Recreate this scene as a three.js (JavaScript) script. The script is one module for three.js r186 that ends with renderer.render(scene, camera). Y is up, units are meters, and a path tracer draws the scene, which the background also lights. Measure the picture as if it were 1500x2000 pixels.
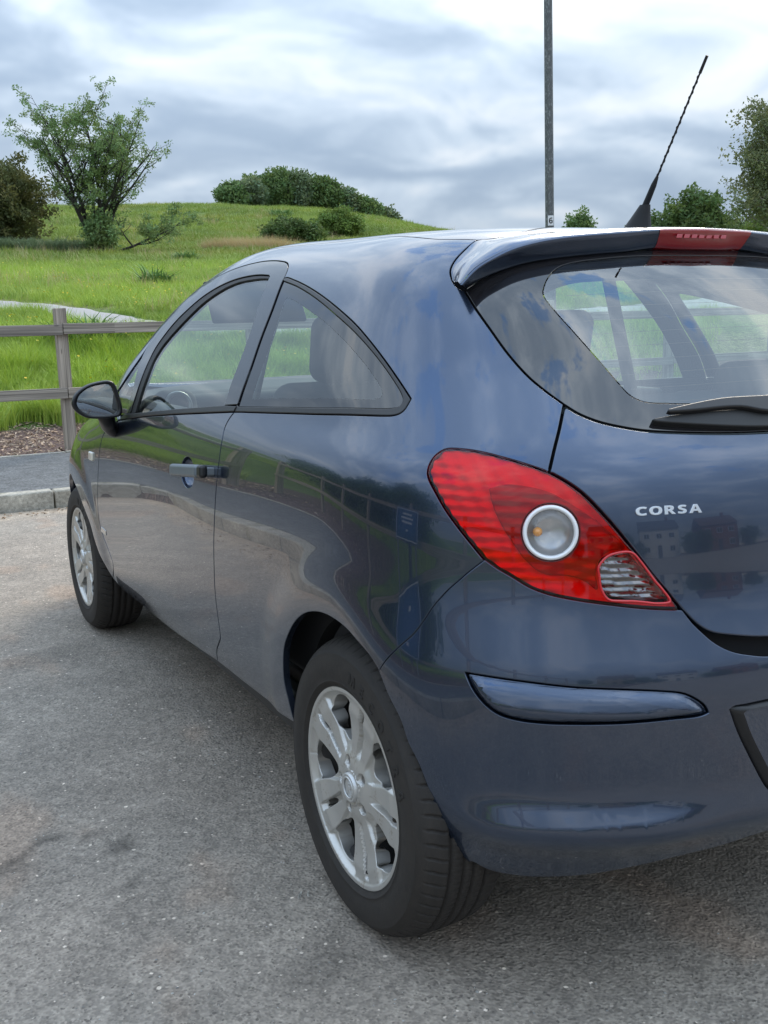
import * as THREE from 'three';
import { mergeGeometries, mergeVertices } from 'three/addons/utils/BufferGeometryUtils.js';
import { RoundedBoxGeometry } from 'three/addons/geometries/RoundedBoxGeometry.js';
import { TextGeometry } from 'three/addons/geometries/TextGeometry.js';
import { FontLoader } from 'three/addons/loaders/FontLoader.js';
import { createNoise2D, createNoise3D } from 'simplex-noise';

// ---------------------------------------------------------------- seeded random numbers and noise
function rng(seed) { let a = seed >>> 0; return () => { a = (a + 0x6D2B79F5) >>> 0; let t = a; t = Math.imul(t ^ (t >>> 15), t | 1); t ^= t + Math.imul(t ^ (t >>> 7), t | 61); return ((t ^ (t >>> 14)) >>> 0) / 4294967296; }; }
const n2 = createNoise2D(rng(11)), n3 = createNoise3D(rng(12));
const fbm2 = (x, y, o = 4, g = 0.5) => { let s = 0, a = 1, t = 0; for (let i = 0; i < o; i++) { s += a * n2(x, y); t += a; a *= g; x = x * 2.03 + 7.1; y = y * 2.03 - 3.7; } return s / t; };
const fbm3 = (x, y, z, o = 4, g = 0.5) => { let s = 0, a = 1, t = 0; for (let i = 0; i < o; i++) { s += a * n3(x, y, z); t += a; a *= g; x = x * 2.03 + 7.1; y = y * 2.03 - 3.7; z = z * 2.03 + 1.3; } return s / t; };
const clamp = (x, a = 0, b = 1) => Math.min(b, Math.max(a, x));
const sst = (a, b, x) => { const t = clamp((x - a) / (b - a)); return t * t * t * (t * (6 * t - 15) + 10); };
const mix = (a, b, t) => a + (b - a) * t;
const V = (x, y, z) => new THREE.Vector3(x, y, z);

// ---------------------------------------------------------------- camera
// The car stands along z: rear axle at z = 0, nose towards -z, its left side at -x.
const scene = new THREE.Scene();
const camera = new THREE.PerspectiveCamera(53.27, 768 / 1024, 0.05, 900);
camera.position.set(-1.6637, 1.2365, 1.7605);
camera.rotation.order = 'YXZ';
camera.rotation.set(-0.184, -0.4892, -0.025);
scene.add(camera);

// ---------------------------------------------------------------- sky: a computed layer of broken grey cloud
const SKYW = 2048, SKYH = 1024, skyData = new Float32Array(SKYW * SKYH * 4);
{
  const cBlue = [0.13, 0.27, 0.55], cDark = [0.265, 0.345, 0.455], cMid = [0.435, 0.52, 0.62], cBright = [0.65, 0.695, 0.74];
  for (let j = 0; j < SKYH; j++) {
    const el = ((j + 0.5) / SKYH - 0.5) * Math.PI, sy = Math.sin(el), cy = Math.cos(el);
    for (let i = 0; i < SKYW; i++) {
      const k = 4 * (j * SKYW + i); let r, g, b;
      if (sy < -0.02) { r = 0.3; g = 0.3; b = 0.28; } else {
        const az = ((i + 0.5) / SKYW - 0.5) * 2 * Math.PI, s = Math.max(sy, 0);
        const q = 1.25 / Math.pow(s + 0.10, 0.78), px = Math.cos(az) * cy * q + 21.1, pz = Math.sin(az) * cy * q + 25.5;
        const wx = fbm3(px * 0.8, pz * 0.8, 3.1, 2) * 0.30, wz = fbm3(px * 0.8, pz * 0.8, 8.4, 2) * 0.30;
        const big = fbm3(px * 0.42 + wx, pz * 0.55 + wz, 1.7, 3, 0.5), lump = fbm3(px * 1.25 + wx * 1.4, pz * 1.7 + wz * 1.4, 5.2, 6, 0.56);
        const dx = Math.cos(az) * cy, dz = Math.sin(az) * cy, high = sst(0.25, 0.6, s), sph = fbm3(dx * 2.6 + 4, s * 2.6, dz * 2.6, 6, 0.58); // smaller broken cloud overhead
        let t = 0.40 + big * 0.55 + lump * 0.62 + sph * 0.70 * high; t = clamp(t) * 0.45 + 0.55 * sst(0.05, 0.95, t);
        t = mix(t, 0.60, 0.40 * Math.exp(-s * 10));
        const c = [0, 1, 2].map((q2) => t < 0.5 ? mix(cDark[q2], cMid[q2], t * 2) : mix(cMid[q2], cBright[q2], Math.pow((t - 0.5) * 2, 1.1)));
        const gap = sst(0.22, 0.42, fbm3(dx * 2.2 - 7, s * 2.2, dz * 2.2 + 3, 6, 0.6)) * high * 0.75;
        const f = 0.44 + 1.5 * s;
        [r, g, b] = [0, 1, 2].map((q) => mix(c[q], cBlue[q], gap) * f);
      }
      skyData[k] = r; skyData[k + 1] = g; skyData[k + 2] = b; skyData[k + 3] = 1;
    }
  }
}
const sky = new THREE.DataTexture(skyData, SKYW, SKYH, THREE.RGBAFormat, THREE.FloatType);
sky.mapping = THREE.EquirectangularReflectionMapping; sky.magFilter = sky.minFilter = THREE.LinearFilter; sky.needsUpdate = true;
scene.background = sky; scene.environment = sky;

// ---------------------------------------------------------------- sun behind thin cloud, exposure
const sun = new THREE.DirectionalLight(0xfff2de, 1.3);
sun.position.set(19, 18, -18); sun.target.position.set(0, 0, -2); scene.add(sun, sun.target);
sun.castShadow = true; sun.shadow.radius = 45; sun.shadow.mapSize.set(2048, 2048);
Object.assign(sun.shadow.camera, { left: -25, right: 25, top: 25, bottom: -25, near: 1, far: 80 });
const renderer = new THREE.WebGLRenderer({ antialias: true });
renderer.setSize(768, 1024); renderer.shadowMap.enabled = true;
renderer.toneMapping = THREE.LinearToneMapping; renderer.toneMappingExposure = 2.15;

// ---------------------------------------------------------------- naming helpers
const taken = {};
const numbered = (name) => { const n = taken[name] = (taken[name] ?? -1) + 1; return n ? `${name}_${String(n).padStart(3, '0')}` : name; };
const shade = (o) => { o.castShadow = o.receiveShadow = true; return o; };
function mesh(name, geometry, material, parent) { const m = shade(new THREE.Mesh(geometry, material)); m.name = name; if (parent) parent.add(m); return m; }
function top(o, name, label, category, group) { o.name = numbered(name); o.userData.label = label; o.userData.category = category; if (group) o.userData.group = group; scene.add(o); return o; }
function setting(o, name, label) { o.name = numbered(name); o.userData.kind = 'structure'; if (label) o.userData.label = label; scene.add(o); return o; }
function stuff(o, name, label, category) { o.name = numbered(name); o.userData.kind = 'stuff'; if (label) o.userData.label = label; if (category) o.userData.category = category; scene.add(o); return o; }
const lin = (r, g, b) => new THREE.Color().setRGB(r, g, b);
const std = (color, roughness, more = {}) => new THREE.MeshStandardMaterial({ color, roughness, ...more });
const phy = (color, roughness, more = {}) => new THREE.MeshPhysicalMaterial({ color, roughness, ...more });
function dataTex(w, h, fn, srgb = true, repeat = true) {
  const a = new Uint8Array(w * h * 4);
  for (let y = 0; y < h; y++) for (let x = 0; x < w; x++) { const c = fn(x, y), k = 4 * (y * w + x); a[k] = clamp(c[0], 0, 255); a[k + 1] = clamp(c[1], 0, 255); a[k + 2] = clamp(c[2], 0, 255); a[k + 3] = 255; }
  const t = new THREE.DataTexture(a, w, h); t.magFilter = t.minFilter = THREE.LinearFilter; t.generateMipmaps = false;
  if (repeat) t.wrapS = t.wrapT = THREE.RepeatWrapping; if (srgb) t.colorSpace = THREE.SRGBColorSpace; t.needsUpdate = true; return t;
}
// periodic value noise on a lattice, for textures that repeat without a seam
function tileNoise(seed, cells) { const r = rng(seed), a = Float32Array.from({ length: cells * cells }, () => r()); return (u, v) => { const x = ((u % 1) + 1) % 1 * cells, y = ((v % 1) + 1) % 1 * cells, i = Math.floor(x), j = Math.floor(y); let fx = x - i, fy = y - j; fx = fx * fx * (3 - 2 * fx); fy = fy * fy * (3 - 2 * fy); const g = (p, q) => a[(q % cells) * cells + p % cells]; return mix(mix(g(i, j), g(i + 1, j), fx), mix(g(i, j + 1), g(i + 1, j + 1), fx), fy); }; }
const uvBox = (g, s = 1) => { // uv in metres from the strongest axis of each face
  const p = g.attributes.position, n = g.attributes.normal, uv = new Float32Array(p.count * 2);
  for (let i = 0; i < p.count; i++) { const ax = Math.abs(n.getX(i)), ay = Math.abs(n.getY(i)), az = Math.abs(n.getZ(i)); const [a, b] = ax > ay && ax > az ? [p.getZ(i), p.getY(i)] : ay > az ? [p.getX(i), p.getZ(i)] : [p.getX(i), p.getY(i)]; uv[2 * i] = a * s; uv[2 * i + 1] = b * s; }
  g.setAttribute('uv', new THREE.BufferAttribute(uv, 2)); return g;
};
const tube = (pts, r, seg = 40, rad = 8, closed = false) => new THREE.TubeGeometry(new THREE.CatmullRomCurve3(pts, closed, 'centripetal'), seg, r, rad, closed);
function rodGeo(a, b, r0, r1, seg = 8) { const d = b.clone().sub(a), g = new THREE.CylinderGeometry(r1, r0, d.length(), seg, 1); g.applyQuaternion(new THREE.Quaternion().setFromUnitVectors(V(0, 1, 0), d.clone().normalize())); g.translate((a.x + b.x) / 2, (a.y + b.y) / 2, (a.z + b.z) / 2); return g; }
function grid(nu, nv, fn, uvScale) { // fn(i, j) -> [x, y, z]
  const pos = new Float32Array((nu + 1) * (nv + 1) * 3), idx = [];
  for (let j = 0, k = 0; j <= nv; j++) for (let i = 0; i <= nu; i++, k += 3) { const p = fn(i, j); pos[k] = p[0]; pos[k + 1] = p[1]; pos[k + 2] = p[2]; }
  for (let j = 0; j < nv; j++) for (let i = 0; i < nu; i++) { const a = j * (nu + 1) + i, b = a + 1, c = a + nu + 1, d = c + 1; idx.push(a, c, b, b, c, d); }
  const g = new THREE.BufferGeometry(); g.setAttribute('position', new THREE.BufferAttribute(pos, 3)); g.setIndex(idx); g.computeVertexNormals();
  if (uvScale) { const uv = new Float32Array(pos.length / 3 * 2); for (let i = 0; i < uv.length / 2; i++) { uv[2 * i] = pos[3 * i] * uvScale; uv[2 * i + 1] = pos[3 * i + 2] * uvScale; } g.setAttribute('uv', new THREE.BufferAttribute(uv, 2)); }
  return g;
}

// ================================================================ THE GROUND
const KX = -2.02, KZ = -5.62, KR = 0.55;          // kerb: along z = KZ ahead of the car, round a corner and back along x = KX
// signed distance beyond the kerb line (positive on the pavement side)
function beyondKerb(x, z) { const a = KX - x, b = KZ - z; const ax = a + KR, bz = b + KR; return ax > 0 && bz > 0 ? Math.hypot(ax, bz) - KR : Math.max(a, b); }
function landAhead(x, z) { // height of the bank and the hill ahead of the car
  const d = -(z - 1.76) * 0.985 + (x + 1.66) * 0.17, w = (x + 1.66) * 0.94 + (z - 1.76) * 0.34;
  const T = [[0, 0.11], [11, 0.12], [12.5, 0.2], [14, 0.55], [15.6, 1.0], [17.5, 1.22], [20, 1.52], [23, 1.95], [30, 2.75], [38, 3.6], [46, 4.55], [56, 5.9], [68, 7.9], [80, 9.9], [90, 11.1], [98, 11.5], [112, 11.4], [150, 10], [260, 8]];
  let k = 0; while (k < T.length - 2 && T[k + 1][0] < d) k++;
  const [d0, h0] = T[k], [d1, h1] = T[k + 1], p = T[Math.max(0, k - 1)], q = T[Math.min(T.length - 1, k + 2)], t = clamp((d - d0) / (d1 - d0));
  const m0 = (h1 - p[1]) / Math.max(1e-3, d1 - p[0]) * (d1 - d0), m1 = (q[1] - h0) / Math.max(1e-3, q[0] - d0) * (d1 - d0), t2 = t * t, t3 = t2 * t;
  let h = (2 * t3 - 3 * t2 + 1) * h0 + (t3 - 2 * t2 + t) * m0 + (-2 * t3 + 3 * t2) * h1 + (t3 - t2) * m1;
  const fall = 1 - 0.62 * sst(2, 46, w) * sst(26, 60, d) - 0.80 * sst(-19, -50, w) * sst(24, 60, d);
  h = 0.11 + (h - 0.11) * fall;
  h += (fbm2(x * 0.05, z * 0.05, 3) * 0.5) * sst(22, 60, d) + fbm2(x * 0.35, z * 0.35, 3) * 0.06 * sst(12, 17, d);
  return h;
}
function land(x, z) {
  const e = beyondKerb(x, z); if (e < 0.02) return -0.2;
  const left = 0.11 + 1.9 * sst(3.2, 16, KX - x) * sst(5, -3, z) + fbm2(x * 0.3 + 40, z * 0.3, 3) * 0.06 * sst(3, 6, KX - x);
  return Math.max(left, landAhead(x, z));
}

// ================================================================ THE CAR
// ---- body surface: a smooth implicit function (negative inside) made of side, rear, roof and front; every panel lies on it
function spline(xs, ys) {
  const n = xs.length, h = [], M = new Array(n).fill(0), c = new Array(n).fill(0), d = new Array(n).fill(0);
  for (let i = 0; i < n - 1; i++) h[i] = xs[i + 1] - xs[i];
  for (let i = 1; i < n - 1; i++) { const m = 2 * (h[i - 1] + h[i]) - h[i - 1] * c[i - 1]; c[i] = h[i] / m; d[i] = (6 * ((ys[i + 1] - ys[i]) / h[i] - (ys[i] - ys[i - 1]) / h[i - 1]) - h[i - 1] * d[i - 1]) / m; }
  for (let i = n - 2; i > 0; i--) M[i] = d[i] - c[i] * M[i + 1];
  const s0 = (ys[1] - ys[0]) / h[0] - h[0] * (2 * M[0] + M[1]) / 6, s1 = (ys[n - 1] - ys[n - 2]) / h[n - 2] + h[n - 2] * (2 * M[n - 1] + M[n - 2]) / 6;
  return (x) => {
    if (x < xs[0]) return ys[0] + (x - xs[0]) * s0; if (x > xs[n - 1]) return ys[n - 1] + (x - xs[n - 1]) * s1;
    let i = 0; while (i < n - 2 && xs[i + 1] < x) i++;
    const t = (xs[i + 1] - x) / h[i], u = 1 - t; return t * ys[i] + u * ys[i + 1] + ((t * t * t - t) * M[i] + (u * u * u - u) * M[i + 1]) * h[i] * h[i] / 6;
  };
}
function table1(f, a, b, n) { const s = (b - a) / n, v = Float64Array.from({ length: n + 4 }, (_, i) => f(a + (i - 1) * s)); return (x) => { const q = clamp((x - a) / s, 0, n - 1e-6), i = Math.floor(q), t = q - i, p0 = v[i], p1 = v[i + 1], p2 = v[i + 2], p3 = v[i + 3]; return p1 + 0.5 * t * (p2 - p0 + t * (2 * p0 - 5 * p1 + 4 * p2 - p3 + t * (3 * (p1 - p2) + p3 - p0))); }; }
const YS = [.12, .20, .27, .34, .44, .58, .72, .84, .91, .95, .99, 1.03, 1.08, 1.16, 1.28, 1.40, 1.50];
const ZS = [-3.3, -2.6, -1.9, -1.2, -.6, -.1, .25, .6];
const WT = [
  [.52, .58, .62, .65, .67, .68, .67, .64, .61, .59, .57, .55, .53, .49, .43, .37, .32],
  [.70, .755, .79, .815, .828, .835, .835, .822, .805, .793, .778, .76, .735, .69, .62, .55, .49],
  [.70, .757, .797, .822, .838, .847, .850, .845, .834, .823, .808, .789, .763, .715, .642, .568, .506],
  [.70, .757, .799, .826, .843, .853, .857, .853, .844, .834, .819, .799, .772, .729, .660, .588, .527],
  [.70, .757, .799, .826, .844, .856, .861, .858, .850, .840, .823, .800, .773, .732, .666, .597, .537],
  [.70, .757, .799, .826, .843, .855, .861, .862, .856, .846, .825, .794, .765, .724, .660, .592, .533],
  [.69, .750, .793, .820, .838, .851, .857, .857, .849, .836, .811, .777, .745, .702, .640, .575, .518],
  [.66, .725, .772, .802, .822, .836, .842, .840, .828, .812, .785, .750, .717, .673, .612, .55, .495]]
  .map((row) => row.map((w, i) => w - (YS[i] <= .91 ? .018 : YS[i] <= .95 ? .016 : YS[i] <= .99 ? .012 : YS[i] <= 1.03 ? .006 : 0)));
const WN = 200, WY0 = .08, WY1 = 1.55, WZ0 = -3.5, WZ1 = .9, wTab = (() => {
  const fy = WT.map((r) => spline(YS, r)), a = new Float64Array((WN + 4) * (WN + 4));
  for (let i = 0; i < WN + 4; i++) { const y = WY0 + (i - 1) * (WY1 - WY0) / WN, fz = spline(ZS, fy.map((f) => f(y))); for (let j = 0; j < WN + 4; j++) a[i * (WN + 4) + j] = fz(WZ0 + (j - 1) * (WZ1 - WZ0) / WN); }
  return a;
})();
const cub = (p0, p1, p2, p3, t) => p1 + 0.5 * t * (p2 - p0 + t * (2 * p0 - 5 * p1 + 4 * p2 - p3 + t * (3 * (p1 - p2) + p3 - p0)));
function halfWidth(y, z) {
  const q = clamp((y - WY0) / (WY1 - WY0) * WN, 0, WN - 1e-6), r = clamp((z - WZ0) / (WZ1 - WZ0) * WN, 0, WN - 1e-6), i = Math.floor(q), j = Math.floor(r), t = q - i, u = r - j, w = WN + 4, o = i * w + j, a = wTab;
  const c = (k) => cub(a[o + k * w], a[o + k * w + 1], a[o + k * w + 2], a[o + k * w + 3], u);
  let s = cub(c(0), c(1), c(2), c(3), t);
  for (const zc of [0, -2.511]) { const d = Math.hypot(y - .31, z - zc); if (d < .5) s += .010 * (1 - sst(.365, .50, d)) * sst(.1, .3, d); }
  return s;
}
const rearProfile = table1(spline([.10, .20, .27, .34, .42, .50, .57, .615, .645, .675, .71, .77, .84, .92, .99, 1.03, 1.08, 1.16, 1.26, 1.36, 1.46], [.42, .50, .555, .588, .602, .608, .611, .6105, .605, .595, .583, .566, .556, .542, .513, .478, .428, .345, .242, .140, .04]), .05, 1.6, 300);
const roofProfile = table1(spline([-3.35, -3.2, -3.0, -2.7, -2.45, -2.25, -2.0, -1.75, -1.5, -1.25, -1.0, -.7, -.4, -.15, .05, .2, .4], [.66, .75, .82, .905, .965, 1.039, 1.243, 1.383, 1.4474, 1.4723, 1.472, 1.4585, 1.447, 1.4375, 1.425, 1.40, 1.34]), -4, 1, 400);
const smax = (a, b, k) => { const h = Math.max(k - Math.abs(a - b), 0) / k; return Math.max(a, b) + h * h * h * k / 6; };
function F(x, y, z) {
  const ax = Math.abs(x), x2 = ax * ax;
  const fs = (ax - halfWidth(y, z)) * .95;
  const fr = (z - (rearProfile(y) - (.20 + .12 * sst(.95, 1.2, y)) * x2 - .35 * x2 * x2)) * (.95 - .23 * sst(.96, 1.12, y));
  const ft = (y - (roofProfile(z - .339 * x2 * sst(-.6, -1.6, z)) - .02 * x2)) * (.97 - .1 * sst(-1.2, -1.5, z));
  const lip = y < .55 && z > .2 ? (.014 + .018 * sst(.3, .55, ax)) * Math.exp(-(((y - .36) / .045) ** 2)) * sst(.27, .46, z) : 0; // rolled lower edge of the bumper
  return smax(smax(smax(fs - lip, fr - lip, .21 + .09 * sst(.58, .86, y)), ft, .20), (-z - 3.30 + .25 * x2) * .9, .25);
}
function normalAt(p) { const h = .0015, n = V(F(p.x + h, p.y, p.z) - F(p.x - h, p.y, p.z), F(p.x, p.y + h, p.z) - F(p.x, p.y - h, p.z), F(p.x, p.y, p.z + h) - F(p.x, p.y, p.z - h)); return n.normalize(); }
function cast(o, d, off, r1 = 1.9) { let a = .02, b = r1; for (let i = 0; i < 30; i++) { const m = (a + b) / 2; if (F(o[0] + d[0] * m, o[1] + d[1] * m, o[2] + d[2] * m) < off) a = m; else b = m; } return V(o[0] + d[0] * a, o[1] + d[1] * a, o[2] + d[2] * a); }
// ---- ways to lay the surface out flat: round the sides and the tail, from above, from ahead
const Z0 = -.35, YC = .75, LU = .6;
const wrap = {
  to: (p) => p.z < Z0 ? [p.z - Z0, Math.atan2(p.y - YC, -p.x)] : [Math.atan2(p.z - Z0, -p.x) * LU, Math.atan2(p.y - YC, Math.hypot(p.x, p.z - Z0))],
  at: (u, v, off) => { const c = Math.cos(v), s = Math.sin(v), t = u / LU; return u < 0 ? cast([0, YC, Z0 + u], [-c, s, 0], off) : cast([0, YC, Z0], [-Math.cos(t) * c, s, Math.sin(t) * c], off); }, du: .013, dv: .016,
};
const above = { to: (p) => [p.x, p.z], at: (u, v, off) => cast([u, .55, v], [0, 1, 0], off, 1.2), du: .02, dv: .025 };
const onSurface = (p, n, off) => { let q = p.clone(); for (let i = 0; i < 6; i++) q.addScaledVector(normalAt(q), -(F(q.x, q.y, q.z) - off)); return q; };
// ---- outlines
function dense(segs, step = .007) { // segments of [x, y, z]; smooth within a segment, corners between them
  const out = [];
  for (const s of segs) {
    const P = s.map((p) => V(...p)); let pts;
    if (P.length === 2) { const n = Math.max(1, Math.round(P[0].distanceTo(P[1]) / step)); pts = Array.from({ length: n + 1 }, (_, i) => P[0].clone().lerp(P[1], i / n)); } else { const c = new THREE.CatmullRomCurve3(P, false, 'centripetal'); c.arcLengthDivisions = 60 * P.length; pts = c.getSpacedPoints(Math.max(2, Math.round(c.getLength() / step))); }
    for (const p of pts) if (!out.length || out[out.length - 1].distanceTo(p) > 1e-4) out.push(p);
  }
  while (out.length > 2 && out[0].distanceTo(out[out.length - 1]) < 1e-4) out.pop();
  return out;
}
const area2 = (q) => { let s = 0; for (let i = 0; i < q.length; i++) { const a = q[i], b = q[(i + 1) % q.length]; s += a[0] * b[1] - b[0] * a[1]; } return s / 2; };
function inset(pts, flat, g, hole) { // moves an outline g metres towards the inside of the panel, along the surface
  if (!g) return pts;
  const q = pts.map((p) => flat.to(p)), n = pts.length, c = flat.flip ? -1 : 1; const w = (area2(q) > 0 ? 1 : -1) * (hole ? -1 : 1) * c;
  return pts.map((p, i) => {
    const t = pts[(i + 1) % n].clone().sub(pts[(i - 1 + n) % n]); const nn = flat.normal ? flat.normal(p) : normalAt(p); const s = t.cross(nn).normalize();
    const r = p.clone().addScaledVector(s, g * w * flat.side); if (Math.abs(p.x) < 1e-5 && flat.mid) r.x = 0; return r;
  });
}
wrap.side = -1; wrap.mid = true; above.side = 1; above.mid = true;
// takes out the small knots that moving an outline inwards leaves at sharp corners
function untie(q, reach = 60) {
  const n = q.length, gone = new Uint8Array(n), put = {};
  const X = (a, b, c, d) => { const r = [b[0] - a[0], b[1] - a[1]], s = [d[0] - c[0], d[1] - c[1]], k = r[0] * s[1] - r[1] * s[0]; if (Math.abs(k) < 1e-16) return null; const t = ((c[0] - a[0]) * s[1] - (c[1] - a[1]) * s[0]) / k, u = ((c[0] - a[0]) * r[1] - (c[1] - a[1]) * r[0]) / k; return t > 0 && t < 1 && u > 0 && u < 1 ? [a[0] + r[0] * t, a[1] + r[1] * t] : null; };
  for (let i = 0; i < n; i++) { if (gone[i]) continue; for (let w = Math.min(reach, n - 3); w > 1; w--) { const j = i + w, x = X(q[i], q[(i + 1) % n], q[j % n], q[(j + 1) % n]); if (x) { for (let k = i + 1; k <= j; k++) gone[k % n] = 1; put[i] = x; break; } } }
  const out = []; for (let i = 0; i < n; i++) { if (!gone[i]) out.push(q[i]); if (put[i]) out.push(put[i]); } return out;
}
// ---- mesh of an outline: earcut, cut along a grid, every vertex put on the surface; edges rolled over and turned inwards
function panel(loop, { flat = wrap, holes = [], gap = .0018, fillet = .0016, depth = .014, off = 0, shape, mid = false, bulge } = {}) {
  const L = untie(inset(loop, flat, gap + fillet).map((p) => flat.to(p))), H = holes.map((h) => untie(inset(h, flat, fillet, true).map((p) => flat.to(p))));
  const s = area2(L) > 0 ? 1 : -1; if (s < 0) L.reverse(); H.forEach((h) => { if (area2(h) > 0) h.reverse(); });
  const all = [...L, ...H.flat()], tris = THREE.ShapeUtils.triangulateShape(L.map((p) => new THREE.Vector2(...p)), H.map((h) => h.map((p) => new THREE.Vector2(...p))));
  const keys = new Map(), pos = [], nor = [], uvs = [], idx = [];
  const vert = (u, v) => {
    const k = Math.round(u * 2e6) + '_' + Math.round(v * 2e6); let i = keys.get(k); if (i !== undefined) return i;
    let p, n; if (shape) { [p, n] = shape(u, v); } else { p = flat.at(u, v, off); n = normalAt(p); if (mid && Math.abs(p.x) < 2e-5) { p.x = 0; n.x = 0; n.normalize(); } if (bulge) [p, n] = bulge(p, n); }
    i = pos.length; keys.set(k, i); pos.push(p); nor.push(n); uvs.push([u, v]); return i;
  };
  const cut = (poly, ax, lo, hi) => { for (const [lim, sg] of [[lo, 1], [hi, -1]]) { const out = []; for (let i = 0; i < poly.length; i++) { const a = poly[i], b = poly[(i + 1) % poly.length], da = (a[ax] - lim) * sg, db = (b[ax] - lim) * sg; if (da >= 0) out.push(a); if ((da > 1e-12 && db < -1e-12) || (da < -1e-12 && db > 1e-12)) { const f = (x, y) => { const t = (lim - x[ax]) / (y[ax] - x[ax]), r = [x[0] + (y[0] - x[0]) * t, x[1] + (y[1] - x[1]) * t]; r[ax] = lim; return r; }; out.push(a[ax] < b[ax] ? f(a, b) : f(b, a)); } } poly = out; if (poly.length < 3) return poly; } return poly; };
  for (const t of tris) {
    const T = t.map((i) => all[i]), u0 = Math.min(T[0][0], T[1][0], T[2][0]), u1 = Math.max(T[0][0], T[1][0], T[2][0]), du = flat.du, dv = flat.dv;
    for (let i = Math.floor(u0 / du); i * du < u1; i++) {
      const col = cut(T, 0, i * du, (i + 1) * du); if (col.length < 3) continue;
      let v0 = Infinity, v1 = -Infinity; for (const p of col) { v0 = Math.min(v0, p[1]); v1 = Math.max(v1, p[1]); }
      for (let j = Math.floor(v0 / dv); j * dv < v1; j++) {
        const c = cut(col, 1, j * dv, (j + 1) * dv); if (c.length < 3) continue;
        const id = []; for (const p of c) { const k = vert(p[0], p[1]); if (id[id.length - 1] !== k && id[0] !== k) id.push(k); }
        for (let k = 1; k < id.length - 1; k++) idx.push(id[0], id[k], id[k + 1]);
      }
    }
  }
  // which way the faces turn: make them agree with the normals
  let votes = 0; for (let k = 0; k < idx.length; k += 3) { const a = pos[idx[k]], b = pos[idx[k + 1]], c = pos[idx[k + 2]]; votes += Math.sign(b.clone().sub(a).cross(c.clone().sub(a)).dot(nor[idx[k]])); }
  if (votes < 0) for (let k = 0; k < idx.length; k += 3) { const t = idx[k + 1]; idx[k + 1] = idx[k + 2]; idx[k + 2] = t; }
  if (depth > 0) {
    const E = new Map(); for (let k = 0; k < idx.length; k += 3) for (let e = 0; e < 3; e++) { const a = idx[k + e], b = idx[k + (e + 1) % 3], r = b + '_' + a; if (E.has(r)) E.delete(r); else E.set(a + '_' + b, [a, b]); }
    const rim = [...E.values()].filter(([a, b]) => !(mid && Math.abs(pos[a].x) < 3e-5 && Math.abs(pos[b].x) < 3e-5)), outs = new Map();
    for (const [a, b] of rim) { const o = pos[b].clone().sub(pos[a]).cross(nor[a]); for (const k of [a, b]) outs.set(k, (outs.get(k) || V(0, 0, 0)).add(o)); }
    const rings = new Map(), steps = fillet ? [[Math.PI / 6, 0], [Math.PI / 3, 0], [Math.PI / 2, 0], [Math.PI / 2, depth]] : [[Math.PI / 2, 0], [Math.PI / 2, depth]];
    for (const [k, o] of outs) { o.addScaledVector(nor[k], -o.dot(nor[k])).normalize(); if (mid && Math.abs(pos[k].x) < 3e-5) { o.x = 0; } rings.set(k, steps.map(([a, d]) => { const i = pos.length; pos.push(pos[k].clone().addScaledVector(o, fillet * Math.sin(a)).addScaledVector(nor[k], -fillet * (1 - Math.cos(a)) - d)); nor.push(nor[k].clone().multiplyScalar(Math.cos(a)).addScaledVector(o, Math.sin(a))); uvs.push(uvs[k]); return i; })); }
    for (const [a, b] of rim) { const A = [a, ...rings.get(a)], B = [b, ...rings.get(b)]; for (let k = 0; k < A.length - 1; k++) idx.push(A[k], A[k + 1], B[k], B[k], A[k + 1], B[k + 1]); }
  }
  const g = new THREE.BufferGeometry();
  g.setAttribute('position', new THREE.Float32BufferAttribute(pos.flatMap((p) => [p.x, p.y, p.z]), 3)); g.setAttribute('normal', new THREE.Float32BufferAttribute(nor.flatMap((p) => [p.x, p.y, p.z]), 3));
  g.setAttribute('uv', new THREE.Float32BufferAttribute(uvs.flat(), 2)); g.setIndex(idx); return g;
}
function mirrored(g) { const m = g.clone(), p = m.attributes.position, n = m.attributes.normal; for (let i = 0; i < p.count; i++) { p.setX(i, -p.getX(i)); n.setX(i, -n.getX(i)); } const a = Array.from(m.index ? m.index.array : Array.from({ length: p.count }, (_, i) => i)); for (let i = 0; i < a.length; i += 3) { const t = a[i + 1]; a[i + 1] = a[i + 2]; a[i + 2] = t; } m.setIndex(a); return m; }
const both = (g) => mergeGeometries([g, mirrored(g)]);
// a dark strip that closes the back of a gap between panels
function backing(segs, width, deep) {
  const P = dense(segs, .02), pos = [], idx = [];
  P.forEach((p, i) => { const n = normalAt(p), t = P[Math.min(i + 1, P.length - 1)].clone().sub(P[Math.max(i - 1, 0)]).normalize(), s = t.clone().cross(n).normalize(); for (const e of [-1, 1]) { const q = onSurface(p.clone().addScaledVector(s, e * width / 2), n, -deep); pos.push(q.x, q.y, q.z); } if (i) { const k = 2 * i; idx.push(k - 2, k - 1, k, k, k - 1, k + 1); } });
  const g = new THREE.BufferGeometry(); g.setAttribute('position', new THREE.Float32BufferAttribute(pos, 3)); g.setIndex(idx); g.computeVertexNormals(); return g;
}

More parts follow.
